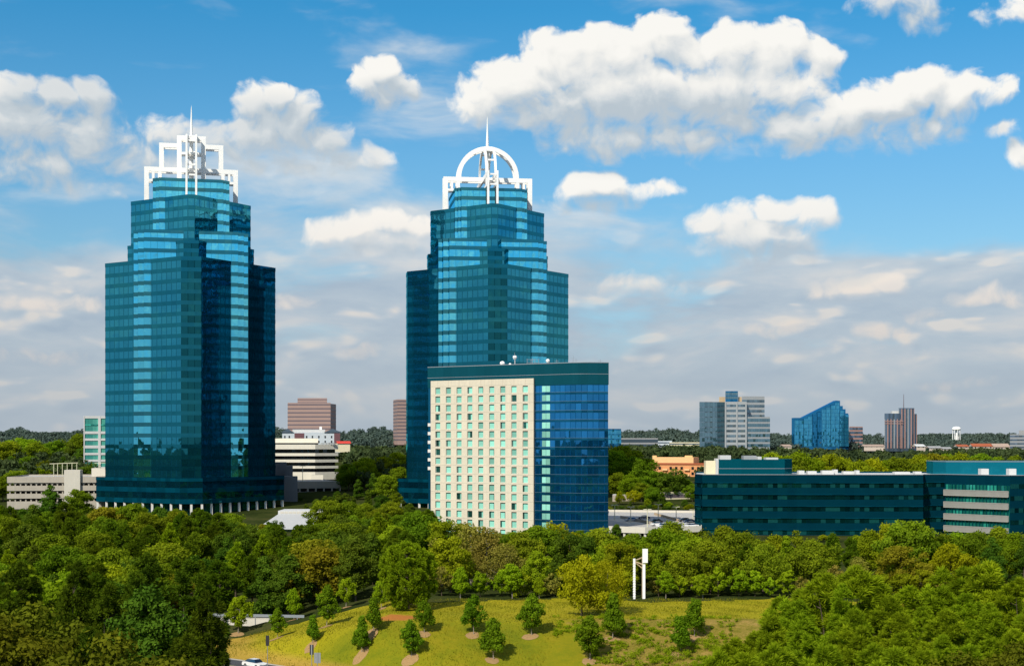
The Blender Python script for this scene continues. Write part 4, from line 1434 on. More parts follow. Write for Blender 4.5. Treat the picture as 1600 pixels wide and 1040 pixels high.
    for a_, b_ in ((744.5, 754), (758.5, 766.5), (771, 778.5), (783, 795)):
        mb = MB(); mb.ring(full, zpx(b_, Y), zpx(a_, Y)); mb.ring(list(reversed(offset(full, -.3))), zpx(b_, Y), zpx(a_, Y)); mb.cap(full, zpx(b_, Y), up=False)
        if b_ > 756:
            mb.cap(full, zpx(a_, Y) - .9)
        mb.build('parapet', M['concrete'], r, org)
    f = Face(poly[0], poly[1])
    for i in range(20):
        s = f.L * (i + .5) / 20
        mb = MB(); f.box(mb, s - .25, s + .25, z0, zpx(754, Y), -1.4, -.5)
        f.box(mb, s - .75, s + .75, zpx(756, Y), zpx(754, Y), -1.3, -.6); mb.build('column', M['concrete'], r, org)
    s0, s1 = (100.5 - 11) / 164 * f.L, (125.5 - 11) / 164 * f.L
    mb = MB(); f.box(mb, s0, s1, z0 - 2, zpx(734, Y), -6, 1.2); mb.build('stair_tower', M['pale_conc'], r, org)
    mb = MB()
    for px in (84, 90, 97.5, 105, 112.5, 120):
        q = P(px, 740, 630); mb.tube([(q.x, 630, zpx(748, 630)), (q.x, 630, zpx(724, 630))], [.13, .13], 6)
    a, b = P(80, 724, 632), P(124, 722.5, 632)
    mb.beam((a.x, 630, a.z), (b.x, 630, b.z), .5, .25)
    mb.build('canopy_frame', M['lamp'], r, org)
    q = P(143, 740, 628)
    mb = MB(); mb.box(q.x, q.x + 6.5, 628, 634, zpx(747, 628), zpx(731, 628)); mb.build('stair_head', M['pale_conc'], r, org)
    mb = MB()
    for px in (155, 166.5):
        q = P(px, 740, 632); mb.tube([(q.x, 632, zpx(745, 632)), (q.x, 632, zpx(723, 632))], [.13, .13], 6)
    a, b = P(148, 723, 632), P(167, 722.5, 632)
    mb.beam((a.x, 632, a.z), (b.x, 632, b.z), .5, .2)
    mb.build('canopy_frame', M['lamp'], r, org)

    # orange hotel in the trees
    Y = 820
    poly = rect(993, 1104, Y, 22, -14)
    z0, z1 = zpx(764, Y), zpx(723.5, Y)
    o = P(993, HOR, Y); org = (o.x, o.y, z0)
    r = root('orange_building', 'orange stucco building with peach upper storey among trees right of the hotel', 'building', org)
    block(r, org, poly, z0, z1, M['orange'], None, roof=M['rust_roof'])
    mb = MB(); mb.ring(ccw(poly), z1 - .6, z1 + .35, out=.35); mb.build('eaves', M['rust_roof'], r, org)
    block(r, org, rect(1019.5, 1083.5, Y + 5, 12, -9), z1 - .4, zpx(714, Y), M['peach'], base=.3, roof=M['peach'])
    for px0, px1 in ((1019.5, 1026), (1070, 1082)):
        block(r, org, rect(px0, px1, Y + 6, 6, 0), zpx(716, Y), zpx(711.5, Y), M['peach'], base=.5)
    f = Face(poly[0], poly[1])
    for k in range(4):
        zc = z1 - 2.6 - 3.0 * k
        for i in range(13):
            if i in (2, 5, 9):
                continue
            s = f.L * (i + .5) / 13
            mb = MB(); f.box(mb, s - .7, s + .7, zc - .8, zc + .8, 0.02, 0.08); mb.build('window', M['dark_win'], r, org)
        for i in (2, 5, 9):
            s = f.L * (i + .5) / 13
            mb = MB(); f.box(mb, s - 1.5, s + 1.5, zc - 1.3, zc - .3, 0.05, 1.1); mb.build('balcony', M['peach'], r, org)

    # assorted low buildings farther right and behind
    simple('glass_building', 'little blue glass block peeping out right of the hotel', 'office building', 946, 970.5, 669.5, 700, 1150, 20, 3, wall=M['far_blue_span'], win=M['far_blue'], fh=3.8, wh=3.0, pane=1.5)
    r, org, poly, z0, z1 = simple('car_park', 'far grey car park with layered decks under the wooded skyline', 'car park', 970, 1028, 684, 700, 1350, 40, 10, wall=M['grey_roof'], win=M['slate'], fh=4.5, wh=3.0, roof=M['white_roof'])
    block(r, org, rect(998, 1040, 1330, 30, 0), zpx(708, 1330), zpx(697.5, 1330), M['grey_panel'], M['far_dark'], fh=3.4, wh=1.4)
    r, org, poly, z0, z1 = simple('warehouse', 'long low cream building far behind left of the grey office', 'building', 1046, 1094, 690.5, 699, 1400, 30, 8, wall=M['cream_wall'], win=M['far_dark'], fh=4, wh=1.0, roof=M['white_roof'])
    block(r, org, rect(1026, 1050, 1410, 20, 0), z0, zpx(688.5, 1410), M['pale_blue'], M['far_dark'], fh=3, wh=1.2)
    simple('low_building', 'low pale roofed building among trees behind the car park lamps', 'building', 957, 992, 773, 782, 640, 14, 5, wall=M['house_wall'], roof=M['white_roof'])
    simple('low_building', 'low white building with a brown roofed porch behind tall trees beside the dark office block', 'building', 1032, 1078, 768, 790, 650, 14, 5, wall=M['cream_wall'], win=M['brown_win'], fh=5, wh=1.6, roof=M['rust_roof'])
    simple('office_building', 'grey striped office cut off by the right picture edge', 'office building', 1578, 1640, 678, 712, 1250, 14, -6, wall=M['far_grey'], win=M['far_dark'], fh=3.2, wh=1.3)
    q = P(1592, 677, 1262)
    simple('roof_hut', 'small grey plant room behind the striped office at the right edge', 'building', 1592, 1612, 672, 690, 1290, 10, 0, wall=M['grey_roof'])
    # houses
    hs = [(1497, 1514, 694, 700, 'red', 'pale house with a red brown roof, first of the far row by the striped office'),
          (1520, 1552, 692.5, 701, 'red', 'long terrace of houses with red brown roofs in the far row'),
          (1553, 1578, 692.5, 703, 'tan', 'tan gabled house nearest the striped office in the far row'),
          (1432, 1446, 693.5, 700, 'white', 'white roofed house just right of the far tower with a mast'),
          (1452, 1472, 696.5, 702, 'grey', 'grey roofed house in front of the far water tower'),
          (1473, 1488, 698, 703, 'grey', 'small grey house right of the grey roofed one by the water tower'),
          (1350, 1382, 694, 699, 'tan', 'long low tan house left of the far tower with a mast'),
          (1224, 1237, 694, 699, 'tan', 'low tan house left of the sloping blue glass building')]
    for px0, px1, pt, pb, c, lab in hs:
        Y = 1330
        poly = rect(px0, px1, Y, 10, 2)
        z0, z1 = zpx(pb, Y), zpx(pt, Y)
        org = (poly[0][0], poly[0][1], z0)
        r = root('house', lab, 'house', org, group='far houses on the right')
        zm = z0 + (z1 - z0) * .5
        mb = MB(); mb.ring(ccw(poly), z0 - 3, zm); mb.build('wall', M['house_wall'], r, org)
        f = Face(poly[0], poly[1])
        mb = MB()
        mb.face([f.at(-.5, zm - .2, .6), f.at(f.L + .5, zm - .2, .6), f.at(f.L + .5, z1, -5), f.at(-.5, z1, -5)])
        mb.face([f.at(f.L + .5, zm - .2, -10.6), f.at(-.5, zm - .2, -10.6), f.at(-.5, z1, -5), f.at(f.L + .5, z1, -5)])
        mb.build('roof', {'red': M['rust_roof'], 'tan': M['house_roof'], 'white': M['white_roof'], 'grey': M['grey_roof']}[c], r, org)
        mb = MB()
        mb.face([f.at(0, zm, 0), f.at(0, z1 - .2, -5), f.at(0, zm, -10)]); mb.face([f.at(f.L, zm, -10), f.at(f.L, z1 - .2, -5), f.at(f.L, zm, 0)])
        mb.build('gable', M['house_wall'], r, org)
        mb = MB()
        n = max(2, int(f.L / 4))
        for i in range(n):
            s = f.L * (i + .5) / n
            f.box(mb, s - .6, s + .6, z0 + .6, zm - .5, .02, .08)
        mb.build('window_row', M['dark_win'], r, org)
    # water tower
    Y = 2300
    q = P(1494.5, 679, Y)
    zt = zpx(666, Y)
    r = root('water_tower', 'white domed water tower on legs on the wooded skyline', 'water tower', (q.x, q.y, q.z - 8))
    org = (q.x, q.y, q.z - 8)
    zb = zpx(671.5, Y)
    mb = MB(); mb.lathe([(0, zb - .8), (5, zb - .5), (6.9, zb + .8), (7.0, zb + 2.2), (5.8, zb + 4.2), (3.4, zb + 5.3), (0, zt)], (q.x, q.y, 0), 24); mb.build('tank', M['white'], r, org, smooth=True)
    for k in range(8):
        a = k * math.pi / 4
        mb = MB(); mb.tube([(q.x + 6.2 * math.cos(a), q.y + 6.2 * math.sin(a), q.z - 8), (q.x + 6.0 * math.cos(a), q.y + 6.0 * math.sin(a), zb)], [.45, .45], 6); mb.build('leg', M['white'], r, org)
    mb = MB(); mb.tube([(q.x, q.y, q.z - 8), (q.x, q.y, zb)], [1.2, 1.2], 8); mb.build('riser', M['white'], r, org)


def lamp_parts(r, h, head=1.5):
    mb = MB(); mb.tube([(0, 0, 0), (0, 0, h)], [.16, .11], 8); mb.build('pole', M['lamp'], r)
    mb = MB(); mb.box(-head, head, -.05, .05, h - .08, h + .04); mb.build('arm', M['lamp'], r)
    for s in (-1, 1):
        mb = MB(); mb.box(s * head - .55, s * head + .55, -.3, .3, h + .04, h + .26); mb.build('lamp_head', M['lamp'], r)


# ------------------------------------------------------------------ cars
def make_car(name, label, paint, loc, rz, group=None):
    r = root(name, label, 'car', loc, rz, group)
    prof_b = [(-2.2, .32), (-2.25, .62), (-2.05, .82), (-1.1, .90), (1.35, .95), (2.1, .88), (2.25, .6), (2.2, .32)]
    mb = MB()
    W = .88
    for (x0, z0), (x1, z1) in zip(prof_b, prof_b[1:]):
        mb.face([(x0, -W, z0), (x0, W, z0), (x1, W, z1), (x1, -W, z1)])
    mb.face([(x, -W, z) for x, z in reversed(prof_b)][::-1][::-1])
    mb.face([(x, W, z) for x, z in prof_b])
    mb.face([(2.2, -W, .32), (2.2, W, .32), (-2.2, W, .32), (-2.2, -W, .32)])
    rf = [(-.62, 1.40), (.75, 1.43), (1.05, 1.38)]
    for (x0, z0), (x1, z1) in zip(rf, rf[1:]):
        mb.face([(x0, -.62, z0), (x1, -.62, z1), (x1, .62, z1), (x0, .62, z0)])
    b = mb.build('body', M['paint_' + paint], r)
    mb = MB()
    A, B, C_, D = (-1.2, .90), (-.62, 1.40), (1.05, 1.38), (1.75, .93)
    mb.face([(A[0], -.76, A[1]), (A[0], .76, A[1]), (B[0], .62, B[1]), (B[0], -.62, B[1])])
    mb.face([(D[0], .76, D[1]), (D[0], -.76, D[1]), (C_[0], -.62, C_[1]), (C_[0], .62, C_[1])])
    for s in (-1, 1):
        mb.face([(A[0], s * .78, A[1]), (D[0], s * .78, D[1]), (C_[0], s * .62, C_[1]), (.75, s * .62, 1.43), (B[0], s * .62, B[1])])
    mb.build('window', M['car_glass'], r)
    for x in (-1.38, 1.38):
        for s in (-1, 1):
            mb = MB(); y0, y1 = s * .70, s * .92
            mb.tube([(x, y0, .33), (x, y1, .33)], [.33, .33], 14)
            wl = mb.build('wheel', M['tyre'], r)
            mb = MB(); mb.tube([(x, y1, .33), (x, y1 + s * .012, .33)], [.2, .2], 10); mb.build('rim', M['rim'], wl)
    for x, c in ((-2.24, 'white'), (2.24, 'paint_red')):
        for s in (-1, 1):
            mb = MB(); mb.box(min(x, x * 1.012), max(x, x * 1.012), s * .62 - .16, s * .62 + .16, .62, .76); mb.build('headlight' if x < 0 else 'tail_light', M[c], r)
    return r


def make_small_things():
    # upper parking deck right of the hotel
    z = 2.4
    pts = [(P(944, HOR, 470).x, 470), (P(1008, HOR, 462).x, 462), (P(1095, HOR, 470).x, 470), (P(1098, HOR, 575).x, 575), (P(950, HOR, 585).x, 585)]
    org = (pts[0][0], pts[0][1], 0)
    r = root('parking_deck', 'pale open parking deck with cars and lamp posts right of the hotel', 'car park', org)
    poly = ccw(pts)
    mb = MB(); mb.cap(poly, z); mb.build('deck', M['deck'], r, org)
    mb = MB(); mb.ring(poly, z - 1.1, z + .9, out=.3); mb.ring(list(reversed(poly)), z, z + .9); mb.build('parapet', M['pale_conc'], r, org)
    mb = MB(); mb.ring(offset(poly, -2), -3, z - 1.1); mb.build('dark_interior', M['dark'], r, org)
    for i in range(9):
        p_ = Vector(pts[0]).lerp(Vector(pts[1]), i / 8)
        mb = MB(); mb.box(p_.x - .35, p_.x + .35, p_.y + .2, p_.y + .9, -3, z - 1.1); mb.build('column', M['pale_conc'], r, org)
    a, b = P(969, HOR, 535), P(1018, HOR, 492)
    f = Face((a.x, 535), (b.x, 492))
    mb = MB(); f.box(mb, 0, f.L, z, z + 1.0, -.25, 0); mb.build('ramp_wall', M['concrete'], r, org)
    mb = MB(); f.box(mb, 6, f.L - 2, z - .6, z + .05, .3, 7.0); mb.build('ramp', M['pale_conc'], r, org)
    a, b = P(1022, HOR, 560), P(1060, HOR, 512)
    f = Face((a.x, 560), (b.x, 512))
    mb = MB(); f.box(mb, 0, f.L, z, z + .9, -.25, 0); mb.build('ramp_wall', M['tan'], r, org)
    zd = z + .01
    lots = [(1027, 821, 'white', 'white saloon parked nearest the front edge of the open deck', .25), (1036, 823.5, 'white', 'second white car, just right of the nearest white saloon on the deck', .3),
            (1025, 816.5, 'black', 'black car parked just behind the white saloons on the deck', .2), (1006, 810.5, 'navy', 'dark car alone at the back of the open deck', .1),
            (1070, 814.5, 'black', 'black car at the right of the deck, by the dark office block', .3), (1077, 816.5, 'navy', 'navy car between the black and silver ones by the dark office block', .3),
            (1079, 820, 'silver', 'silver car in the row by the dark office block', .3), (1081, 823.5, 'white', 'white car at the front of the row by the dark office block', .3),
            (986, 814, 'silver', 'silver car by the low ramp wall on the deck', .15)]
    for px, py, c, lab, rz in lots:
        Y = (CAMZ - zd) * F / (py - HOR)
        make_car('parked_car', lab, c, (P(px, py, Y).x, Y, zd), rz, 'cars on the open parking deck')
    lamps = [(985.5, 816, 792, 'pale double headed lamp post, tallest on the left of the parking deck'), (1011.5, 826, 796, 'pale double headed lamp post nearest the front of the parking deck'),
             (1028.5, 810, 788, 'pale double headed lamp post at the middle back of the parking deck'), (1056.5, 809.5, 792, 'pale double headed lamp post at the back right of the parking deck'),
             (960.5, 812, 789, 'dim lamp post in shade beside the blue glass hotel end'), (1083, 815, 796.5, 'lamp post half hidden by the dark office block')]
    for px, pb, pt, lab in lamps:
        Y = (CAMZ - zd) * F / (pb - HOR)
        h = (pb - pt) * Y / F
        rr = root('lamp_post', lab, 'lamp post', (P(px, HOR, Y).x, Y, zd), 0.1, 'lamp posts of the open parking deck')
        lamp_parts(rr, h, .75)

    # white sign frame on the lawn plateau
    p0 = hit(991, 935.5); p1 = hit(1007.5, 936)
    Y = p0.y
    k = Y / F
    r = root('sign_frame', 'white steel sign frame with one tall panelled post behind the lawn', 'sign frame', (p0.x, p0.y, gz(p0.x, p0.y)))
    org = (p0.x, p0.y, gz(p0.x, p0.y))
    zb = org[2]
    zt0, zt1 = zpx(872, Y), zpx(857, Y)
    mb = MB(); mb.box(p0.x - .2, p0.x + .2, Y - .2, Y + .2, zb - .4, zt0)
    for i in range(14):
        zz = zb + .4 + i * .48
        mb.box(p0.x - .26, p0.x + .26, Y - .26, Y + .26, zz, zz + .07)
    mb.build('post', M['white'], r, org)
    xr = P(1006, HOR, Y).x
    mb = MB(); mb.box(xr - .25, xr + .25, Y - .25, Y + .25, zb - .4, zt1); mb.build('post', M['white'], r, org)
    mb = MB(); mb.box(xr - .3, xr + .7, Y - .55, Y - .27, zt1 - 2.6, zt1 + .05); mb.build('sign_panel', M['white'], r, org)
    mb = MB(); mb.box(xr - .27, xr + .27, Y + .3, Y + 1.6, zb - .3, zt1 - 1.6); mb.build('rear_post', M['tan'], r, org)
    mb = MB()
    mb.beam((p0.x, Y, zt0 - .5), (xr, Y, zt0 - 1.2), .22)
    mb.beam((p0.x, Y, zt0 - .6), (xr, Y + .5, zt0 - 2.1), .18)
    mb.beam((p0.x, Y, zt0 - .4), (xr, Y + .9, zt0 + .2), .18)
    mb.build('brace', M['tan'], r, org)

    # white road barrier with rail in front of the left wood
    a, b, c = P(330, 966, 287), P(424, 966, 284), P(473, 962, 281)
    za, zb_ = zpx(973, 286), zpx(964, 286)
    org = (a.x, a.y, za)
    r = root('road_barrier', 'white concrete road barrier with steel rail at the foot of the left wood', 'barrier', org)
    f = Face((a.x - 12, 288), (b.x, 284))
    mb = MB(); f.box(mb, 0, f.L, za - 1.0, zb_, -.3, 0); f.box(mb, 0, f.L, zb_, zb_ + .12, -.36, .06); mb.build('wall', M['pale_conc'], r, org)
    g = Face((a.x - 12, 287.5), (c.x, 283))
    zr = zpx(958.3, 285)
    mb = MB(); g.box(mb, 0, g.L, zr - .55, zr, -.1, 0); mb.build('rail', M['steel'], r, org)
    for i in range(11):
        s = g.L * (i + .5) / 11
        mb = MB(); g.box(mb, s - .07, s + .07, za - 1.5, zr - .55, -.12, -.02); mb.build('post', M['steel'], r, org)

    # backs of roadside signs
    for px, pt, pm, pb, w_, mt, nm, lab in ((418, 992, 1008, 1038, .55, 'black', 'traffic_signal', 'black backed traffic signal on a thin pole at the foot of the lawn'),
                                        (487, 1006.5, 1022, 1052, .62, 'black', 'road_sign', 'narrow dark road sign back by the bottom edge of the lawn'),
                                        (496, 1019, 1035, 1056, 1.0, 'steel', 'road_sign', 'grey metal road sign back beside the narrow dark one')):
        Y = 222.0 if px > 450 else 234.0
        q = P(px, pb, Y)
        zb = gz(q.x, Y) - .1
        r = root(nm, lab, 'sign', (q.x, Y, zb))
        zt, zm = zpx(pt, Y) - zb, zpx(pm, Y) - zb
        mb = MB(); mb.tube([(0, 0, 0), (0, 0, zt - .05)], [.06, .05], 8); mb.build('pole', M['steel'], r)
        mb = MB(); mb.box(-w_ / 2, w_ / 2, -.1 if nm != 'road_sign' else -.04, -.055 if False else .0, zm, zt)
        mb.build('panel', M[mt], r)
        if nm == 'traffic_signal':
            for i in range(3):
                zc = zm + (zt - zm) * (i + .5) / 3
                mb = MB(); mb.tube([(0, .0, zc), (0, .28, zc)], [.16, .18], 10); mb.build('visor', M['black'], r)
        else:
            mb = MB(); mb.box(-.09, .09, -.10, -.045, zm - .1, zt); mb.build('bracket', M['steel'], r)
    # car on the road at the bottom edge
    Y = 238.5
    q = P(398, 1041, Y)
    make_car('parked_car', 'white car on the road at the bottom edge below the lawn', 'white', (q.x, Y, -6.97), math.radians(140))
# ------------------------------------------------------------------ foliage materials
def leafmat(name, dark, light, trans=0.25, hue=0.025, val=0.22, autumn=None):
    m, N, out = newmat(name)
    at = N.new('ShaderNodeAttribute', attribute_name='leafvar')
    oi = N.new('ShaderNodeObjectInfo')
    mid = tuple((a + b) / 2 for a, b in zip(dark, light))
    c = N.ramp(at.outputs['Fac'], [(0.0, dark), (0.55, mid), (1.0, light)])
    if autumn:
        sel = N.step(at.outputs['Fac'], 0.86, 1.0)
        c = N.mix(N.m('MULTIPLY', sel, 0.75), c, (*autumn, 1))
    hs = N.new('ShaderNodeHueSaturation')
    rnd = oi.outputs['Random']
    N.put(hs.inputs['Hue'], N.m('MULTIPLY_ADD', N.m('SUBTRACT', rnd, 0.5), 2 * hue, 0.5))
    r2 = N.m('FRACT', N.m('MULTIPLY', rnd, 17.31))
    N.put(hs.inputs['Value'], N.m('MULTIPLY_ADD', N.m('SUBTRACT', r2, 0.5), 2 * val, 1.0))
    N.put(hs.inputs['Saturation'], 1.0)
    N.put(hs.inputs['Color'], c)
    d = N.new('ShaderNodeBsdfDiffuse')
    t = N.new('ShaderNodeBsdfTranslucent')
    N.l.new(hs.outputs[0], d.inputs[0])
    N.put(t.inputs[0], N.mix(1.0, hs.outputs[0], (1.0, 1.05, 0.45, 1), 'MULTIPLY'))
    mx = N.new('ShaderNodeMixShader')
    mx.inputs[0].default_value = trans
    N.l.new(d.outputs[0], mx.inputs[1])
    N.l.new(t.outputs[0], mx.inputs[2])
    N.l.new(mx.outputs[0], out.inputs[0])
    return m


LM = {
    'green': leafmat('leaves_mid_green', (0.0792, 0.1419, 0.0083), (0.2867, 0.3721, 0.0159), trans=0.48, autumn=(0.36, 0.35, 0.012)),
    'olive': leafmat('leaves_olive', (0.1403, 0.2062, 0.0083), (0.3843, 0.4697, 0.0159), trans=0.48, autumn=(0.42, 0.34, 0.012)),
    'deep': leafmat('leaves_deep_green', (0.0396, 0.0924, 0.0099), (0.1525, 0.2318, 0.0171), trans=0.45),
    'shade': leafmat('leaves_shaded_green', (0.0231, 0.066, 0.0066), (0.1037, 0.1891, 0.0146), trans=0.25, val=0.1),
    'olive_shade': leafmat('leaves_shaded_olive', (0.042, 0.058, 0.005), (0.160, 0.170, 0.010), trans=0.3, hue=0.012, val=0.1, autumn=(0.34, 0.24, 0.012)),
    'yellow': leafmat('leaves_yellow', (0.200, 0.225, 0.006), (0.460, 0.460, 0.012), trans=0.48, hue=0.010),
    'rust': leafmat('leaves_rust', (0.198, 0.198, 0.0132), (0.3782, 0.3477, 0.022), trans=0.48, hue=0.015),
    'bare': leafmat('leaves_thin_brown', (0.1815, 0.165, 0.0297), (0.4026, 0.3538, 0.061), trans=0.45, hue=0.015),
    'pine': leafmat('needles_bright', (0.085, 0.140, 0.005), (0.380, 0.490, 0.0146), trans=0.42, hue=0.010, val=0.12, autumn=(0.46, 0.46, 0.016)),
    'pine_dark': leafmat('needles_dark', (0.0561, 0.1122, 0.0066), (0.1952, 0.2684, 0.0122), trans=0.45, hue=0.016, val=0.2),
    'pine_round': leafmat('needles_round_pine', (0.1237, 0.2062, 0.0083), (0.366, 0.4758, 0.0146), trans=0.45, hue=0.0, val=0.0),
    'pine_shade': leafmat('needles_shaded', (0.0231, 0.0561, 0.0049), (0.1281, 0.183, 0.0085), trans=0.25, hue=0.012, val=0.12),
    'young': leafmat('leaves_young', (0.066, 0.1452, 0.0066), (0.2318, 0.3599, 0.0134), trans=0.45, hue=0.012, val=0.15),
    'young_light': leafmat('leaves_young_light', (0.1485, 0.2392, 0.0066), (0.3904, 0.5002, 0.0159), trans=0.48, hue=0.014, val=0.12),
    'far': leafmat('far_hazed_leaves', (0.034, 0.056, 0.026), (0.090, 0.122, 0.042), trans=0.25, hue=0.0, val=0.0),  # distance haze and cloud shadow put into the leaf colour
    'far2': leafmat('farthest_hazed_leaves', (0.055, 0.086, 0.078), (0.105, 0.142, 0.112), trans=0.15, hue=0.0, val=0.0),  # paler and bluer: skyline haze put into the leaf colour
}


# ------------------------------------------------------------------ crown generators (return quads, leafvar)
def quads(cen, nrm, size, aspect, rg, along=None):
    """one leaf card per centre, facing nrm, random roll; kite shaped"""
    n = len(cen)
    nrm = nrm / (np.linalg.norm(nrm, axis=1, keepdims=True) + 1e-9)
    ref = rg.normal(size=(n, 3)) if along is None else along
    t = np.cross(nrm, ref)
    t /= np.linalg.norm(t, axis=1, keepdims=True) + 1e-9
    b = np.cross(nrm, t)
    s = size[:, None]
    a = aspect
    p0 = cen - b * s
    p1 = cen + t * s * a
    p2 = cen + b * s
    p3 = cen - t * s * a
    return np.stack([p0, p1, p2, p3], 1)


def clumped(rg, centers, radii, per, leaf, flat=0.8, spread=0.6):
    C = np.repeat(centers, per, 0)
    R = np.repeat(radii, per)
    n = len(C)
    d = rg.normal(size=(n, 3))
    d[:, 2] += 0.35
    d /= np.linalg.norm(d, axis=1, keepdims=True)
    rr = rg.uniform(0.45, 1.05, n) ** 0.7 * np.where(rg.uniform(0, 1, n) < 0.16, rg.uniform(1.05, 1.45, n), 1.0)
    pos = C + d * (R * rr)[:, None] * np.array([1, 1, flat])
    nrm = d + rg.normal(size=(n, 3)) * spread
    sz = leaf * rg.uniform(0.6, 1.35, n)
    q = quads(pos, nrm, sz, 0.62, rg)
    cv = np.repeat(rg.uniform(0, 1, len(centers)), per)
    var = 0.45 * cv + 0.30 * rg.uniform(0, 1, n) + 0.25 * np.clip((d[:, 2] + 1) / 2 * rr, 0, 1)  # last term darkens inner and lower leaves: self-shade put into the colour
    return q, var


def envelope(kind, t):
    if kind == 'round':
        return np.sqrt(np.clip(1 - (2 * t - 0.9) ** 2 / 1.21, 0, 1))
    if kind == 'oval':
        return np.clip(np.sin(np.pi * np.clip(t, 0, 1) ** 0.75) ** 0.65, 0.0, 1)
    if kind == 'cone':
        return np.clip((1 - t) ** 0.72 * np.minimum(1, t * 6 + 0.45), 0.03, 1)
    if kind == 'column':
        return np.clip((1 - t ** 2.2) * np.minimum(1, 0.55 + t * 2), 0.05, 1)
    if kind == 'pine':
        return np.clip((1 - t) ** 0.55 * np.minimum(1, 0.35 + t * 1.6), 0.05, 1)
    return np.ones_like(t)


def crown_points(rg, n, H, z0, R, kind, shell=0.55, lump=0.32):
    t = rg.uniform(0, 1, n * 3)
    w = envelope(kind, t)
    keep = rg.uniform(0, 1, n * 3) < (w + 0.12)
    t, w = t[keep][:n], w[keep][:n]
    a = rg.uniform(0, 2 * np.pi, len(t))
    ph = rg.uniform(0, 6.28, 4)
    lob = 1 + lump * np.sin(2 * a + ph[0] + 3 * t) + lump * 0.7 * np.sin(3 * a + ph[1] - 5 * t)
    r = w * R * lob * np.sqrt(rg.uniform(shell ** 2, 1, len(t)))
    z = z0 + t * (H - z0)
    return np.stack([r * np.cos(a), r * np.sin(a), z], 1)


def mesh_from_quads(name, q, var, mat):
    n = len(q)
    me = bpy.data.meshes.new(name)
    me.vertices.add(n * 4)
    me.vertices.foreach_set('co', q.reshape(-1).astype(np.float32))
    me.loops.add(n * 4)
    me.loops.foreach_set('vertex_index', np.arange(n * 4, dtype=np.int32))
    me.polygons.add(n)
    me.polygons.foreach_set('loop_start', np.arange(0, n * 4, 4, dtype=np.int32))
    at = me.attributes.new('leafvar', 'FLOAT', 'FACE')
    at.data.foreach_set('value', np.clip(var, 0, 1).astype(np.float32))
    me.materials.append(mat)
    me.update(calc_edges=True)
    me.validate()
    return me


def trunk_mesh(rg, H, z0, R, r0, targets, mat, lean=0.03):
    mb = MB()
    pts, rad = [], []
    lx, ly = rg.normal(0, lean, 2)
    for i in range(6):
        t = i / 5
        pts.append((lx * H * t + rg.normal(0, 0.02) * R, ly * H * t + rg.normal(0, 0.02) * R, -0.5 + t * (H * 0.86 + 0.5)))
        rad.append(r0 * (1.25 if i == 0 else (1 - t) ** 0.8 + 0.06))
    mb.tube(pts, rad, 7)
    for c in targets:
        zb = max(z0 * 0.8, min(c[2] - 0.25 * math.hypot(c[0], c[1]) - 0.4, H * 0.8))
        t = (zb + 0.5) / (H * 0.86 + 0.5)
        s = Vector((lx * H * t, ly * H * t, zb))
        e = Vector(c)
        m_ = s.lerp(e, 0.55) + Vector((0, 0, -0.08 * (e - s).length))
        mb.tube([s, m_, e], [r0 * 0.34, r0 * 0.2, r0 * 0.06], 5, cap=False)
    me_o = mb.build('trunk', mat)
    me = me_o.data
    bpy.data.objects.remove(me_o)
    return me


def broadleaf(seed, H=10, R=4.2, z0=2.0, ncl=66, per=175, leaf=0.22, kind='round', mat='green', cr=(0.20, 0.34), bark='bark', shell=0.5, r0=0.2, flat=0.8):
    rg = np.random.default_rng(seed)
    c = crown_points(rg, ncl, H * 0.95, z0, R * 0.86, kind, shell)
    rad = R * rg.uniform(cr[0], cr[1], len(c))
    q, v = clumped(rg, c, rad, per, leaf, flat)
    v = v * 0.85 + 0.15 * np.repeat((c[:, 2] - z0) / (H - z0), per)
    sel = rg.choice(len(c), min(12, len(c)), replace=False)
    return dict(crown=mesh_from_quads('crown', q, v, LM[mat]), trunk=trunk_mesh(rg, H, z0, R, r0, c[sel], M[bark]), H=H, R=R)


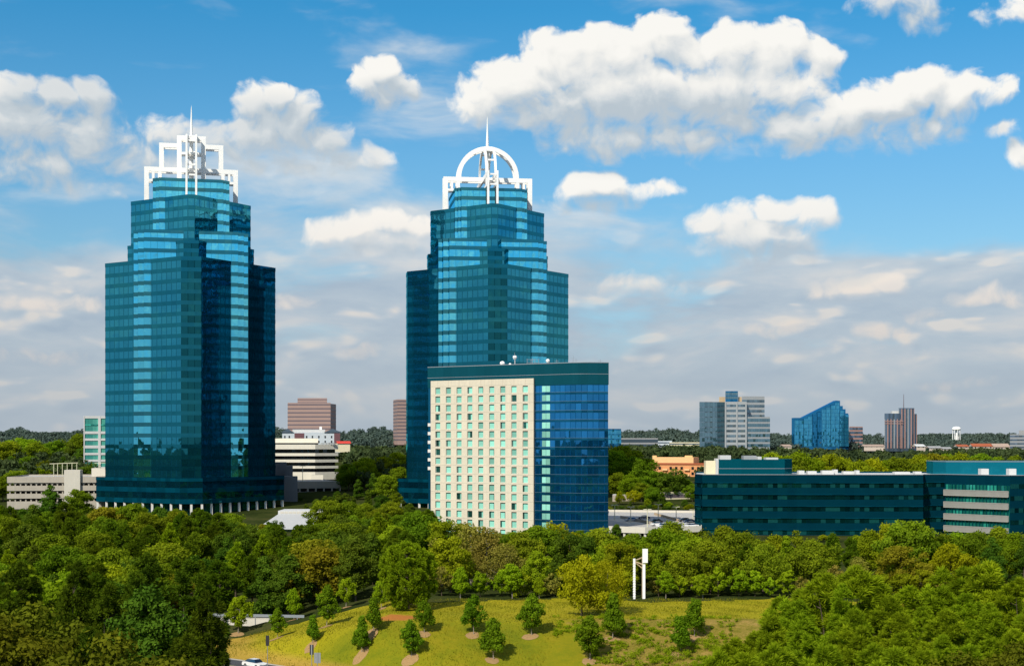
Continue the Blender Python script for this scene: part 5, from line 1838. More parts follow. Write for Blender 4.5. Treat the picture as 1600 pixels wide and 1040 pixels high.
def pine(seed, H=14, R=3.4, z0=3.0, tufts=190, needles=44, nl=0.55, nw=0.05, kind='pine', mat='pine', shell=0.35, r0=0.18, lump=0.28, up=0.55):
    """needle tufts held at the ends of whorled branches"""
    rg = np.random.default_rng(seed)
    c = crown_points(rg, tufts, H, z0, R, kind, shell, lump)
    order = np.argsort(c[:, 2])
    c = c[order]
    # gather the tufts into uneven boughs
    nb = max(8, tufts // 12)
    bough = c[rg.choice(len(c), nb, replace=False)]
    d2 = ((c[:, None, :] - bough[None]) ** 2 * np.array([1, 1, 1.6])).sum(-1)
    k = d2.argmin(1)
    c = c * 0.68 + bough[k] * 0.32
    bv = rg.uniform(0, 1, nb)[k]
    axis = np.stack([c[:, 0], c[:, 1], np.full(len(c), R * up)], 1)
    axis /= np.linalg.norm(axis, axis=1, keepdims=True)
    n = len(c) * needles
    C = np.repeat(c, needles, 0)
    A = np.repeat(axis, needles, 0)
    d = rg.normal(size=(n, 3))
    d /= np.linalg.norm(d, axis=1, keepdims=True)
    d = d + A * 0.75
    d /= np.linalg.norm(d, axis=1, keepdims=True)
    L = nl * rg.uniform(0.7, 1.15, n)
    base = C - A * (rg.uniform(0, 0.55, n) * nl)[:, None]
    tip = base + d * L[:, None]
    side = np.cross(d, rg.normal(size=(n, 3)))
    side /= np.linalg.norm(side, axis=1, keepdims=True) + 1e-9
    w = (nw * rg.uniform(0.7, 1.3, n))[:, None]
    mid = base * 0.45 + tip * 0.55
    q = np.stack([base - side * w * 0.3, mid - side * w, tip, mid + side * w], 1)
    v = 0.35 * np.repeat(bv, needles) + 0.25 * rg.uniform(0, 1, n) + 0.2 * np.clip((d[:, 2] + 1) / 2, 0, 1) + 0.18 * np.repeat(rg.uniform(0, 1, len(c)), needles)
    return dict(crown=mesh_from_quads('crown', q, v, LM[mat]), trunk=trunk_mesh(rg, H, z0, R, r0, bough[:16], M['bark'], 0.015), H=H, R=R)


PROTO = {}


def protos():
    B = broadleaf
    PROTO['green'] = [B(1), B(2, H=10.5, R=4.6, kind='round', ncl=72), B(3, H=11, R=4.0, kind='oval'), B(4, H=9.6, R=4.8, ncl=76)]
    PROTO['olive'] = [B(11, mat='olive'), B(12, mat='olive', H=11, R=4.2, kind='oval'), B(13, mat='olive', H=10, R=4.8, ncl=76)]
    PROTO['deep'] = [B(21, mat='deep', H=10.5, R=4.4), B(22, mat='deep', H=11.5, R=3.8, kind='oval'), B(23, mat='deep', H=12, R=3.4, kind='cone', z0=1.0)]
    PROTO['yellow'] = [B(31, mat='yellow', H=9, R=4.0, per=100), B(32, mat='yellow', H=9, R=3.6, kind='oval', per=90)]
    PROTO['rust'] = [B(41, mat='rust', H=10, R=4.0, per=100, leaf=0.25)]
    PROTO['bare'] = [B(51, mat='bare', H=10.5, R=4.8, ncl=90, per=52, leaf=0.20, bark='pale_bark', shell=0.3), B(52, mat='bare', H=7, R=3.2, ncl=60, per=52, leaf=0.18, bark='pale_bark', shell=0.3)]
    PROTO['shrub'] = [B(61, mat='olive', H=4.2, R=2.4, z0=0.4, ncl=30, per=60, leaf=0.24, r0=0.08), B(62, mat='young_light', H=5, R=1.9, z0=0.6, ncl=28, per=60, leaf=0.24, kind='oval', r0=0.08), B(63, mat='bare', H=4.4, R=2.3, z0=0.4, ncl=34, per=40, leaf=0.2, r0=0.08)]
    PROTO['column'] = [B(71, mat='olive', H=12, R=1.9, z0=2.5, ncl=44, per=60, leaf=0.26, kind='column', cr=(0.3, 0.5)), B(72, mat='green', H=12, R=2.2, z0=2, ncl=48, per=60, leaf=0.26, kind='column', cr=(0.3, 0.5))]
    PROTO['pinewood'] = [pine(s, H=12.5, R=3.6, z0=3.2, tufts=300, needles=40, nl=0.72, nw=0.085, mat='pine_dark', shell=0.4) for s in (81, 82, 83)]
    PROTO['lightwood'] = [pine(s, H=12, R=3.4, z0=2.8, tufts=300, needles=40, nl=0.70, nw=0.085, mat='pine', shell=0.4) for s in (84, 85)]
    PROTO['young'] = [B(s, mat='young', H=6.2, R=2.1, z0=1.35, ncl=70, per=80, leaf=0.165, kind=kd, cr=(0.22, 0.36), bark='pale_bark', r0=0.085, shell=0.25) for s, kd in ((91, 'cone'), (92, 'oval'), (93, 'cone'), (94, 'oval'))]
    PROTO['young_light'] = [B(s, mat='young_light', H=6.2, R=1.9, z0=1.35, ncl=60, per=80, leaf=0.165, kind='oval', cr=(0.22, 0.36), bark='pale_bark', r0=0.085, shell=0.25) for s in (95, 96)]
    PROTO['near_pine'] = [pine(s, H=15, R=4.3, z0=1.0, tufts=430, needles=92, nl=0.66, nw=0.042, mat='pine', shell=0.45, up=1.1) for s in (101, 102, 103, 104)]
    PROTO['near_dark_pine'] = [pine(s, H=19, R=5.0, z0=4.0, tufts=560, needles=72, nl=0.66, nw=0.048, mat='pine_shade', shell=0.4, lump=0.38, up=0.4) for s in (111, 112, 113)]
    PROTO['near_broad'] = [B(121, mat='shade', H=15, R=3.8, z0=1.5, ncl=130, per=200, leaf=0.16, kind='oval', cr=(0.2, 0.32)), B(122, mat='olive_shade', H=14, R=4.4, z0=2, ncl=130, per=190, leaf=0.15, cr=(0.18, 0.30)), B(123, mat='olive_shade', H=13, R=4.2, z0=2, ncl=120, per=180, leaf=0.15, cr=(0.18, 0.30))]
    PROTO['round_pine'] = [pine(131, H=10.8, R=5.3, z0=0.5, tufts=1000, needles=64, nl=0.62, nw=0.072, kind='round', mat='pine_round', shell=0.55, lump=0.10, up=0.5)]
    PROTO['multi'] = [B(141, mat='yellow', H=8.6, R=4.0, z0=1.6, ncl=80, per=90, leaf=0.20, shell=0.35), B(142, mat='yellow', H=8.2, R=4.4, z0=1.0, ncl=110, per=80, leaf=0.14, shell=0.3)]


NAME = {'green': 'broadleaf_tree', 'olive': 'broadleaf_tree', 'deep': 'broadleaf_tree', 'yellow': 'yellow_tree', 'rust': 'autumn_tree', 'bare': 'bare_tree', 'shrub': 'shrub', 'column': 'columnar_tree',
        'pinewood': 'pine_tree', 'lightwood': 'pine_tree', 'young': 'young_tree', 'young_light': 'young_tree', 'near_pine': 'pine_tree', 'near_dark_pine': 'pine_tree', 'near_broad': 'broadleaf_tree', 'round_pine': 'pine_tree', 'multi': 'yellow_tree'}
LOOK = {'green': 'green broadleaf tree', 'olive': 'olive green broadleaf tree', 'deep': 'deep green tree', 'yellow': 'yellow tree', 'rust': 'rusty autumn tree', 'bare': 'thin brownish tree', 'shrub': 'low bushy shrub', 'column': 'narrow columnar tree',
        'pinewood': 'dark pine', 'lightwood': 'bright green pine', 'young': 'young tree', 'near_pine': 'bright tufted pine', 'near_dark_pine': 'big dark pine', 'near_broad': 'tall leafy tree'}
PLANTED = []
TR = random.Random(21)


def plant(kind, x, y, h, zone=None, label=None, group=None, idx=None, wide=1.0, z=None):
    i = TR.randrange(len(PROTO[kind])) if idx is None else idx
    p = PROTO[kind][i]
    s = h / p['H']
    z = gz(x, y) if z is None else z
    o = bpy.data.objects.new(NAME[kind], None)
    COL.objects.link(o)
    o.location = (x, y, z)
    o.rotation_euler = (TR.gauss(0, 0.025), TR.gauss(0, 0.025), TR.uniform(0, 6.28))
    o.scale = (s * wide * TR.uniform(0.88, 1.14), s * wide * TR.uniform(0.88, 1.14), s)
    o['category'] = 'shrub' if kind == 'shrub' else ('pine tree' if 'pine' in NAME[kind] else 'tree')
    for nm in ('trunk', 'crown'):
        c = bpy.data.objects.new(nm, p[nm])
        COL.objects.link(c)
        c.parent = o
    o['label'] = label or LOOK.get(kind, 'tree')
    if group:
        o['group'] = group
    PLANTED.append(dict(o=o, kind=kind, i=i, x=x, y=y, h=h, zone=zone, label=label))
    return o


def plant_px(kind, px, pytop, Y, zone=None, label=None, group=None, wide=1.0, idx=None, dz=0.0):
    x = (px - 800) * Y / F
    z = gz(x, Y)
    h = zpx(pytop, Y) - z
    if h < 2.0:
        h = 2.0
    return plant(kind, x, Y, h, zone, label, group, idx, wide)


def pick(weights):
    ks = list(weights)
    return TR.choices(ks, [weights[k] for k in ks])[0]


def forest():
    W = {'green': 2.6, 'olive': 0.6, 'deep': 3.2, 'pinewood': 6, 'lightwood': 1.0, 'rust': 0.22, 'yellow': 0.12}
    # --- left wood: rows receding towards the stepped crown tower
    Y, row = 294.0, 0
    while Y < 445:
        px0, px1 = -25, 690
        x0, x1 = (px0 - 800) * Y / F, (px1 - 800) * Y / F
        if Y < 320:
            x1 = min(x1, -17)
        step = 7.2 + (Y - 294) * 0.018
        x = x0 + TR.uniform(0, step)
        while x < x1:
            xx, yy = x + TR.uniform(-1.8, 1.8), Y + TR.uniform(-3.5, 3.5)
            px = 800 + F * xx / yy
            k = pick(W)
            top = np.interp(px, [0, 150, 350, 390, 505, 530, 640, 700], [784, 790, 802, 820, 820, 806, 812, 812]) if Y > 400 else None
            h = TR.uniform(10.0, 13.5)
            hmax = zpx(808, yy) - gz(xx, yy)
            if top is not None:
                h = zpx(top + TR.uniform(-6, 10), yy) - gz(xx, yy)
            if 372 < px < 515:
                hmax = zpx(819, yy) - gz(xx, yy)
                h = min(h, hmax)
            h = min(h, hmax + TR.uniform(0, 2.5)) if top is None else h
            plant(k, xx, yy, max(h, 6.5), zone=('the left wood', row), wide=1.12)
            x += step * TR.uniform(0.85, 1.2)
        Y += 13.5 + row * 0.75
        row += 1
    # low trees before the tower, hotel and office
    for px in list(range(150, 368, 21)) + list(range(520, 680, 22)):
        plant_px(pick({'green': 3, 'deep': 2, 'olive': 2}), px + TR.uniform(-5, 5), TR.uniform(795, 804), TR.uniform(470, 492), zone=('the row before the towers', 0), wide=1.3)
    for px in range(1092, 1600, 27):
        plant_px(pick({'green': 3, 'deep': 2, 'olive': 2}), px + TR.uniform(-6, 6), TR.uniform(836, 845) - (px - 1090) * .006, TR.uniform(425, 445), zone=('the row before the dark office block', 0), wide=1.5)
    for px in range(690, 950, 27):
        plant_px(pick({'green': 3, 'deep': 2, 'olive': 2}), px + TR.uniform(-6, 6), TR.uniform(824, 836), TR.uniform(410, 430), zone=('the row before the hotel', 0), wide=1.4)
    # --- left of the road barrier
    for row, Y in enumerate((212, 230, 248, 266, 282)):
        x = (-30 - 800) * Y / F
        while x < min(-66, -0.205 * Y - 6):
            xx, yy = x + TR.uniform(-1.5, 1.5), Y + TR.uniform(-3, 3)
            if road_dist(xx, yy) > 6.0:
                k = pick({'green': 2, 'deep': 3, 'pinewood': 5, 'olive': 1.5, 'rust': 0.15})
                plant(k, xx, yy, TR.uniform(12, 15.5) if Y > 230 else TR.uniform(13.5, 17), zone=('the wood left of the road barrier', row))
            x += TR.uniform(6.8, 9.2)
    # --- tree line behind the lawn
    line = [(705, 838, 286, 'olive'), (735, 818, 300, 'bare'), (762, 826, 296, 'bare'), (700, 812, 330, 'olive'), (662, 806, 345, 'rust'), (792, 850, 288, 'bare'), (820, 832, 300, 'green'), (846, 822, 310, 'green'), (868, 818, 318, 'yellow'),
            (890, 828, 306, 'deep'), (918, 838, 296, 'deep'), (938, 826, 316, 'green'), (955, 842, 290, 'olive'), (985, 830, 304, 'green'), (972, 846, 286, 'olive'), (1010, 846, 292, 'olive'), (1036, 824, 300, 'olive'), (1056, 816, 310, 'green'), (1082, 838, 290, 'olive'),
            (1110, 846, 284, 'green'), (1132, 824, 312, 'green'), (1155, 834, 300, 'green'), (1166, 848, 288, 'pinewood'), (1192, 852, 284, 'green'), (1212, 834, 316, 'olive'), (1227, 829, 306, 'column'), (1246, 828, 308, 'column'),
            (1272, 846, 292, 'green'), (1300, 832, 302, 'pinewood'), (1332, 838, 296, 'pinewood'), (1358, 826, 310, 'olive'), (1385, 816, 312, 'olive'), (1416, 814, 300, 'green'), (1440, 826, 310, 'green'), (1410, 852, 284, 'rust'), (1470, 836, 300, 'pinewood'),
            (1496, 830, 310, 'olive'), (1486, 850, 288, 'yellow'), (1524, 834, 304, 'green'), (1552, 838, 292, 'deep'), (1560, 826, 316, 'green'), (1586, 830, 310, 'olive'), (1600, 840, 294, 'deep'), (1622, 832, 300, 'green'),
            (840, 858, 282, 'olive'), (870, 866, 279, 'deep'), (1060, 862, 281, 'green'), (1340, 870, 284, 'bare'), (1440, 878, 282, 'rust')]
    for px, py, Y, k in line:
        plant_px(k, px, py, Y, zone=('the tree line behind the lawn', 0), wide=1.0)
    # low growth along its foot
    x = 690
    while x < 1480:
        if not 985 < x < 1018:
            Y = 276.5 + TR.uniform(0, 3.5)
            plant_px('shrub', x, TR.uniform(882, 904), Y, zone=('the foot of the tree line', 0))
        x += TR.uniform(22, 34)
    for px, py in ((1040, 890), (1098, 895), (720, 884), (800, 878), (843, 900)):
        plant_px('young_light', px, py, 275.5, label=None, zone=('the lawn edge before the tree line', 0))
    # --- between the two towers
    for px, py, Y, k in ((545, 726, 700, 'green'), (570, 716, 720, 'olive'), (596, 712, 730, 'olive'), (622, 706, 740, 'olive'), (560, 748, 650, 'deep'), (582, 738, 660, 'deep'), (604, 742, 650, 'green'), (628, 730, 680, 'green'),
                         (535, 770, 600, 'deep'), (552, 774, 590, 'deep'), (575, 764, 610, 'deep'), (596, 772, 590, 'deep'), (618, 768, 600, 'green'), (515, 786, 560, 'deep'), (640, 786, 540, 'deep'), (612, 784, 520, 'green'), (570, 786, 500, 'green'), (540, 784, 480, 'green'), (508, 782, 475, 'green'), (640, 800, 480, 'green'), (590, 792, 470, 'green')):
        plant_px(k, px, py, Y, zone=('the trees between the two towers', 0), wide=1.15)
    # --- by the parking deck, far left
    for px, py, Y, k, lab in ((81, 757, 560, 'deep', 'dark conical tree standing before the parking deck left of its stair tower'), (124, 762, 555, 'green', 'green conical tree before the stair tower of the parking deck')):
        plant_px(k, px, py, Y, label=lab, idx=2 if k == 'deep' else None, wide=1.25)
    for px, py, Y, k in ((5, 745, 640, 'green'), (12, 690, 820, 'green'), (32, 684, 860, 'olive'), (56, 688, 850, 'green'), (82, 686, 880, 'green'), (108, 690, 840, 'deep'), (124, 680, 900, 'green'), (18, 712, 760, 'deep'), (45, 714, 760, 'green'), (72, 716, 750, 'green'), (100, 712, 770, 'deep'), (126, 700, 790, 'deep'), (140, 724, 690, 'deep'), (60, 730, 700, 'olive'), (30, 735, 690, 'green')):
        plant_px(k, px, py, Y, zone=('the hillside behind the parking deck', 0), wide=1.3)
    # --- right of the hotel
    for px, py, Y, k in ((958, 704, 700, 'green'), (974, 698, 720, 'olive'), (990, 716, 690, 'green'), (962, 738, 660, 'green'), (984, 742, 650, 'olive'), (968, 768, 625, 'yellow'), (990, 766, 625, 'yellow'), (1002, 752, 640, 'green'), (1026, 734, 660, 'green'), (1048, 732, 655, 'deep'), (1020, 762, 620, 'green'), (1034, 766, 615, 'deep'), (1066, 744, 660, 'green'), (1082, 756, 640, 'green'), (1012, 778, 610, 'olive'), (1045, 784, 605, 'olive'), (1070, 780, 605, 'deep'), (960, 788, 608, 'deep'), (985, 782, 608, 'deep')):
        plant_px(k, px, py, Y, zone=('the trees between the hotel and the dark office block', 0), wide=1.2)
    for px in range(948, 1090, 11):
        plant_px(pick({'green': 3, 'deep': 3, 'olive': 1}), px + TR.uniform(-3, 3), TR.uniform(789, 800), TR.uniform(592, 606), zone=('the hedge behind the open deck', 0), wide=1.7)
    for px, py, Y in ((470, 782, 640), (478, 786, 575), (495, 779, 600), (512, 774, 610), (528, 767, 620), (503, 788, 560), (486, 790, 545), (540, 780, 555)):
        plant_px('deep', px, py, Y, zone=('the trees between the two towers', 0), wide=1.3)
    for px, py, Y, k, lab in ((963, 818, 440, 'deep', 'dark round tree at the left front of the parking deck'),):
        plant_px(k, px, py, Y, label=lab)
    # --- behind the dark office block
    for px, py, Y, k in ((1252, 709, 640, 'olive'), (1275, 714, 650, 'olive'), (1300, 708, 650, 'olive'), (1322, 717, 640, 'olive'), (1365, 717, 630, 'yellow'), (1384, 717, 640, 'olive'), (1405, 717, 640, 'green'), (1432, 712, 650, 'olive'), (1452, 708, 660, 'rust'), (1478, 707, 680, 'olive'), (1505, 710, 670, 'olive'), (1532, 709, 670, 'green'), (1238, 716, 620, 'green'), (1210, 706, 700, 'olive'), (1190, 712, 690, 'olive'), (1344, 722, 620, 'olive'), (1558, 712, 690, 'olive'), (1585, 714, 690, 'green')):
        plant_px(k, px, py, Y, zone=('the trees behind the dark office block', 0), wide=1.0)
    # --- left foreground
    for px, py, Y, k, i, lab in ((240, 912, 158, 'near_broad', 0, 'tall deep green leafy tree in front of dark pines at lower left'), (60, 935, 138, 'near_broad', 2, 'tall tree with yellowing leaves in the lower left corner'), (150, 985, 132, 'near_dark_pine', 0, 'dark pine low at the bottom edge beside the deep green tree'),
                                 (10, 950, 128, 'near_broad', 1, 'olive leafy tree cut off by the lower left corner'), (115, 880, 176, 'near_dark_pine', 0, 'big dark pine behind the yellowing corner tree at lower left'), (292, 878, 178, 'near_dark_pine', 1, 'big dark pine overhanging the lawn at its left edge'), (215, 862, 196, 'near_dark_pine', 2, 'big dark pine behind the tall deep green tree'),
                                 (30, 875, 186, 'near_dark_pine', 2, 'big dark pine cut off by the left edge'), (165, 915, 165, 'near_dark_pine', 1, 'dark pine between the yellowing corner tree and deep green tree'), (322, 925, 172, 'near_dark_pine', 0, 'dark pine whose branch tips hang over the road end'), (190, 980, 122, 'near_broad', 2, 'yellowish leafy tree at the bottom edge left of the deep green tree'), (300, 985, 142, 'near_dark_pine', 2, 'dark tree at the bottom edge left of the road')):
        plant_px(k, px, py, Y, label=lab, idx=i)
    # --- right foreground pines
    pines = [(1290, 900, 176), (1340, 888, 180), (1238, 935, 168), (1395, 930, 172), (1500, 884, 182), (1445, 945, 166), (1540, 880, 170), (1590, 905, 165), (1200, 958, 160), (1262, 962, 152), (1330, 950, 154), (1410, 985, 144), (1480, 950, 150), (1550, 945, 146), (1620, 950, 142),
             (1150, 1000, 150), (1215, 1010, 138), (1290, 1005, 134), (1360, 1008, 132), (1445, 1012, 130), (1520, 1005, 128), (1590, 985, 126), (1120, 1020, 146), (1640, 900, 172), (1225, 930, 182), (1262, 918, 184), (1318, 915, 170), (1370, 905, 186), (1425, 918, 184), (1470, 912, 178), (1405, 955, 160), (1180, 985, 164), (1255, 985, 146), (1330, 975, 142), (1390, 1010, 126), (1480, 990, 136), (1515, 925, 162), (1565, 920, 174), (1610, 945, 156), (1090, 1032, 150), (1170, 1025, 132)]
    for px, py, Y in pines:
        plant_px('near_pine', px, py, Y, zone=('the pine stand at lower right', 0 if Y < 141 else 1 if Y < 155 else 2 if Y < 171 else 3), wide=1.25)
    plant_px('near_broad', 1575, 1000, 112, label='olive leafy tree in the lower right corner before the pines', idx=1)
    plant_px('near_broad', 1500, 1015, 112, label='olive leafy tree at the bottom edge left of the corner tree', idx=1)
    # --- young trees planted on the lawn
    young = [(372.5, 989, 930, 'young_light', 'broad pale young tree at the far left of the lawn before the barrier'), (433.7, 996, 952, 'young', 'slim young tree second from the left on the lawn, right of the broad pale one'), (488, 1006, 960, 'young', 'young tree on the lower left slope just behind the road signs'),
             (510.5, 977.5, 917, 'young', 'tall young tree upslope of the road signs'), (460, 967, 919, 'young_light', 'pale young tree by the right end of the barrier rail'), (565.7, 1019, 964, 'young', 'young tree on the lower slope midway between road signs and red clay patch'),
             (583, 986, 932, 'young', 'young tree just left of the red clay patch'), (541, 948, 902, 'young_light', 'pale young tree on the ridge before the left wood'), (596, 950, 905, 'young_light', 'pale young tree touching the left side of the big round pine'),
             (643, 1026, 971, 'young', 'young tree on the lower slope below the red clay patch'), (663, 989, 940, 'young', 'young tree just right of the red clay patch, under the round pine'), (740, 991, 931, 'young', 'upper young tree of the pair in the middle of the lawn'),
             (771, 1030, 964, 'young', 'lower young tree of the pair in the middle of the lawn'), (830.5, 992.5, 931, 'young', 'young tree standing alone with a round mulch bed below the yellow trees'), (922, 1031, 966, 'young', 'young tree on the weedy bank, nearest the bottom edge'),
             (957, 997.5, 930, 'young', 'young tree directly below the two yellow trees'), (1062.7, 1020, 960, 'young', 'lower young tree of the right hand pair by the pines'), (1085.5, 995, 934, 'young', 'upper young tree of the right hand pair by the pines'), (424, 957, 928, 'young_light', 'pale young tree in front of the middle of the barrier rail')]
    mulch = MB()
    for px, pb, pt, k, lab in young:
        g = hit(px, pb)
        h = (pb - pt) * g.y / F * 1.04
        plant(k, g.x, g.y, h, label=lab, group='young trees planted on the lawn', wide=0.92 if px > 700 else 0.86)
        n = 22
        cx, cy = g.x - 0.2, g.y - 0.5
        rim = []
        for a in range(n):
            r = 1.25 * (1 + 0.12 * math.sin(2 * math.pi * a / n * 2 + px) + TR.uniform(-.07, .07))
            x, y = cx + r * math.cos(2 * math.pi * a / n), cy + r * 0.95 * math.sin(2 * math.pi * a / n)
            rim.append((x, y, gz(x, y) + 0.05))
        inner = [((cx + x) / 2, (cy + y) / 2, gz((cx + x) / 2, (cy + y) / 2) + 0.10) for x, y, z in rim]
        top = (cx, cy, gz(cx, cy) + 0.13)
        for a in range(n):
            b = (a + 1) % n
            mulch.face([rim[a], rim[b], inner[b], inner[a]])
            mulch.face([inner[a], inner[b], top])
    o = mulch.build('mulch', plain('bark_mulch', (0.33, 0.205, 0.085), 0.95, 0.3, 2.5)); o['kind'] = 'stuff'
    # --- single characters
    g = hit(638, 952)
    plant('round_pine', g.x, g.y + 1, (952 - 848) * g.y / F, label='big round dense pine on the lawn edge above the red clay patch')
    g = hit(909, 962)
    plant('multi', g.x, g.y, (962 - 868) * g.y / F, label='left of two yellow trees on the lawn, with dark visible stems', idx=0, wide=0.85)
    g = hit(950, 960)
    plant('multi', g.x, g.y + 1, (962 - 878) * g.y / F, label='right of two yellow trees on the lawn, finer leaved and fuller', idx=1, wide=0.9)


ORD = ['first', 'second', 'third', 'fourth', 'fifth', 'sixth', 'seventh', 'eighth', 'ninth', 'tenth', 'eleventh', 'twelfth', 'thirteenth', 'fourteenth', 'fifteenth', 'sixteenth', 'seventeenth', 'eighteenth', 'nineteenth', 'twentieth', 'twenty-first', 'twenty-second', 'twenty-third', 'twenty-fourth', 'twenty-fifth', 'twenty-sixth', 'twenty-seventh', 'twenty-eighth', 'twenty-ninth', 'thirtieth']


def name_trees():
    """label the trees of each stand by look and by place in their row"""
    cells = {}
    for d in PLANTED:
        if d['label'] is None:
            cells.setdefault((d['zone'], LOOK.get(d['kind'], 'young pale tree') if d['kind'] != 'young_light' else 'young pale tree'), []).append(d)
    for (zone, look), ds in cells.items():
        ds.sort(key=lambda d: d['x'] / d['y'])
        zn, row = zone
        where = {'the wood left of the road barrier': 'wood left of barrier', 'the left wood': 'the left wood', 'the trees between the hotel and the dark office block': 'trees between hotel and dark office', 'the trees behind the dark office block': 'trees behind dark office', 'the lawn edge before the tree line': 'front of the tree line'}.get(zn, zn)
        rows = max([d['zone'][1] for d in PLANTED if d['zone'] and d['zone'][0] == zn])
        for i, d in enumerate(ds):
            if rows:
                rw = 'front row' if row == 0 else ('back row' if row == rows else ORD[row] + ' row')
                place = f'{rw} of {where}'
            else:
                place = where
            if len(ds) == 1:
                lab = f'only {look} in {place}'
            else:
                lab = f'{look}, {ORD[i]} from left in {place}'
            d['o']['label'] = lab
            d['o']['group'] = 'trees of ' + zn.replace('the trees ', 'the stand ')


# ------------------------------------------------------------------ woods nobody could count
def far_woods():
    rg = np.random.default_rng(77)

    def wood(name, label, spots, mat, nl, leafk):
        """one mesh of crowns: (x, y, z_ground, height, radius)"""
        Q, V = [], []
        for (x, y, z, h, r) in spots:
            ncl = 12
            t = rg.uniform(0.15, 1, ncl)
            a = rg.uniform(0, 6.28, ncl)
            rr = r * np.sqrt(np.clip(1 - (2 * t - 1) ** 2 * 0.8, 0, 1)) * rg.uniform(0.3, 0.95, ncl)
            c = np.stack([x + rr * np.cos(a), y + rr * np.sin(a), z + h * (0.2 + 0.72 * t)], 1)
            q, v = clumped(rg, c, r * rg.uniform(0.32, 0.55, ncl), nl, leafk * r, 0.8)
            tv = rg.uniform(-0.25, 0.25)
            Q.append(q)
            V.append(v + tv)
        me = mesh_from_quads(name, np.concatenate(Q), np.concatenate(V), LM[mat])
        o = bpy.data.objects.new(name, me)
        COL.objects.link(o)
        o['kind'] = 'stuff'
        o['label'] = label

    def clear_of(px, y, blocks):
        return not any(p0 <= px <= p1 and ya <= y <= yb for p0, p1, ya, yb in blocks)
    blocks = [(985, 1112, 790, 850), (440, 560, 955, 1045), (425, 540, 655, 800), (125, 200, 700, 770)]
    # mid distance, 700 to 1350 m
    sp = []
    Y = 700.0
    while Y < 1400:
        step = 10 + (Y - 700) * 0.012
        x = -0.40 * Y
        while x < 0.40 * Y:
            xx, yy = x + rg.uniform(-3, 3), Y + rg.uniform(-5, 5)
            px = 800 + F * xx / yy
            z = gz(xx, yy)
            h = rg.uniform(9, 15)
            # keep the crowns under what the photograph shows over each stretch
            lim = np.interp(px, [0, 130, 430, 520, 640, 940, 1090, 1240, 1330, 1470, 1600], [690, 694, 700, 702, 700, 700, 700, 705, 708, 706, 704])
            if 1086 < px < 1600 and yy > 1000:
                lim = max(lim, 697 if yy > 1200 else 702)
            h = min(h, zpx(lim - 4 * rg.uniform(-1, 1), yy) - z)
            if h > 4 and clear_of(px, yy, blocks) and not (435 < px < 545 and yy < 990) and not (990 < px < 1105 and yy < 835):
                sp.append((xx, yy, z, h, rg.uniform(5.0, 7.0)))
            x += step * rg.uniform(0.8, 1.2)
        Y += 26 + (Y - 700) * 0.03
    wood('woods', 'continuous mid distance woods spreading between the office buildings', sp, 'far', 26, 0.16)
    # wooded skyline
    sp = []
    Y = 1500.0
    while Y < 2900:
        step = 14 + (Y - 1500) * 0.006
        x = -0.42 * Y
        while x < 0.42 * Y:
            xx, yy = x + rg.uniform(-4, 4), Y + rg.uniform(-10, 10)
            px = 800 + F * xx / yy
            z = gz(xx, yy)
            top = np.interp(px, [0, 20, 45, 60, 100, 125, 170, 430, 455, 540, 580, 610, 640, 950, 990, 1010, 1050, 1100, 1200, 1240, 1330, 1350, 1400, 1440, 1500, 1560, 1600],
                            [668, 664, 668, 682, 680, 668, 672, 664, 668, 672, 664, 664, 668, 676, 668, 670, 666, 672, 672, 676, 672, 676, 676, 674, 679, 676, 680])
            h = zpx(top + rg.uniform(0, 6) + (2900 - yy) * 0.012, yy) - z
            h = min(max(h, 6), 34)
            if True:
                sp.append((xx, yy, z + max(0, h - 20), min(h, 20), rg.uniform(7, 10)))
            x += step * rg.uniform(0.8, 1.2)
        Y += 75
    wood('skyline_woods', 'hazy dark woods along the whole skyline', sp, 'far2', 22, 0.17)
    # woods round about, seen mirrored in the glass
    sp = []
    for _ in range(1500):
        a = rg.uniform(0, 2 * np.pi)
        d = rg.uniform(420, 900)
        x, y = d * math.sin(a) * 1.3, 150 - d * math.cos(a)
        if y > 0 and abs(x) < 0.43 * y + 40:
            continue
        if y > 120 and abs(x) < 150:
            continue
        sp.append((x, y, gz(x, y), rg.uniform(11, 20), rg.uniform(4.5, 7.5)))
    for _ in range(330):                                   # wings of the wood on both sides of the view
        y = rg.uniform(282, 700)
        x = (0.385 * y + rg.uniform(0, 170)) * rg.choice([-1, 1])
        if x > 0 and 440 < y < 540 and x < 215:
            continue
        sp.append((x, y, gz(x, y), rg.uniform(10, 14), rg.uniform(4.2, 5.5)))
    wood('surrounding_woods', 'woods surrounding the place on every other side', sp, 'far', 20, 0.17)


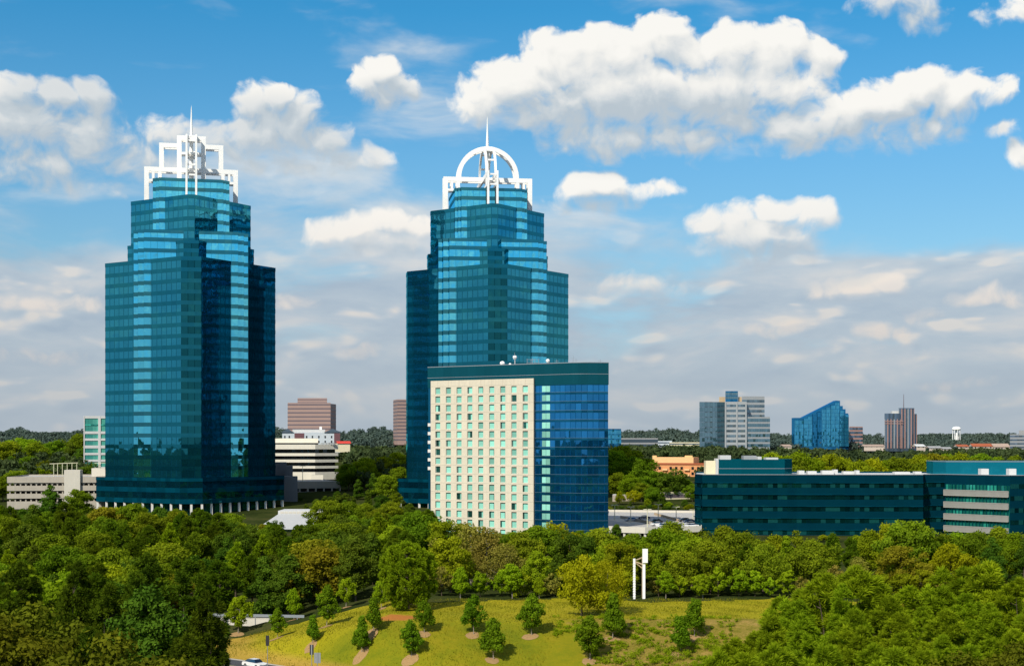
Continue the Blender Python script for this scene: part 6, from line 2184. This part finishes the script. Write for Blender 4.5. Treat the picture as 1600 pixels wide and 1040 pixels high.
# ------------------------------------------------------------------ weeds and rough grass
def rough_growth():
    rg = np.random.default_rng(5)
    Q, V = [], []
    n = 0
    while n < 430:
        px, py = rg.uniform(868, 1150), rg.uniform(964, 1046)
        if px < 920 and py > 995:
            continue
        g = hit(px, py)
        if rg.uniform() > 0.35 + 0.65 * (math.sin(g.x * 0.9) * math.sin(g.y * 1.1) > -0.2):
            n += 1
            continue
        h = rg.uniform(0.22, 0.75) * (1.4 if py > 1010 and px > 960 else 1)
        c = np.array([[g.x + rg.normal(0, .3), g.y + rg.normal(0, .3), gz(g.x, g.y) + h * rg.uniform(.3, .8)] for _ in range(5)])
        q, v = clumped(rg, c, np.full(5, h * 0.55), 22, 0.10, 0.9)
        Q.append(q); V.append(v)
        n += 1
    me = mesh_from_quads('weeds', np.concatenate(Q), np.concatenate(V), LM['young_light'])
    o = bpy.data.objects.new('weeds', me); COL.objects.link(o)
    o['kind'] = 'stuff'; o['label'] = 'leafy weeds over the bare bank right of the lawn'
    # grass blades over the lawn
    m = 52000
    x = rg.uniform(-58, 60, m); y = rg.uniform(206, 274, m)
    keep = (np.hypot(x - SCAR.x, (y - SCAR.y) * 1.1) > 5.0) & ~((x > 9 - 0.25 * (240 - y)) & (y < 242)) & (road_dist(x, y) > 5.2) & (np.abs(x) < 0.30 * y + 4)
    x, y = x[keep], y[keep]
    z = ground(x, y)
    n = len(x)
    h = rg.uniform(0.10, 0.30, n) * (1 + 0.6 * np.sin(x * 0.5) * np.sin(y * 0.4))
    a = rg.uniform(0, 6.28, n)
    dx, dy = np.cos(a) * 0.05, np.sin(a) * 0.05
    lean = rg.normal(0, 0.07, (n, 2))
    p = np.stack([x, y, z - 0.03], 1)
    q = np.stack([p + np.stack([-dx, -dy, 0 * x], 1), p + np.stack([dx, dy, 0 * x], 1), p + np.stack([lean[:, 0] + dx * .3, lean[:, 1] + dy * .3, h], 1), p + np.stack([lean[:, 0] - dx * .3, lean[:, 1] - dy * .3, h], 1)], 1)
    var = 0.5 + 0.3 * np.sin(x * 0.23 + 1) * np.sin(y * 0.31) + rg.uniform(-.25, .25, n)
    me = mesh_from_quads('grass', q, var, GRASSM)
    o = bpy.data.objects.new('grass', me); COL.objects.link(o)
    o['kind'] = 'stuff'; o['label'] = 'longer grass blades standing over the lawn'


GRASSM = leafmat('grass_blades', (0.12, 0.145, 0.008), (0.30, 0.26, 0.02), trans=0.3, hue=0, val=0)
SCAR = hit(618, 964)
make_ground()
make_towers()
make_hotel()
make_office()
make_background()
make_small_things()
protos()
forest()
name_trees()
far_woods()
rough_growth()
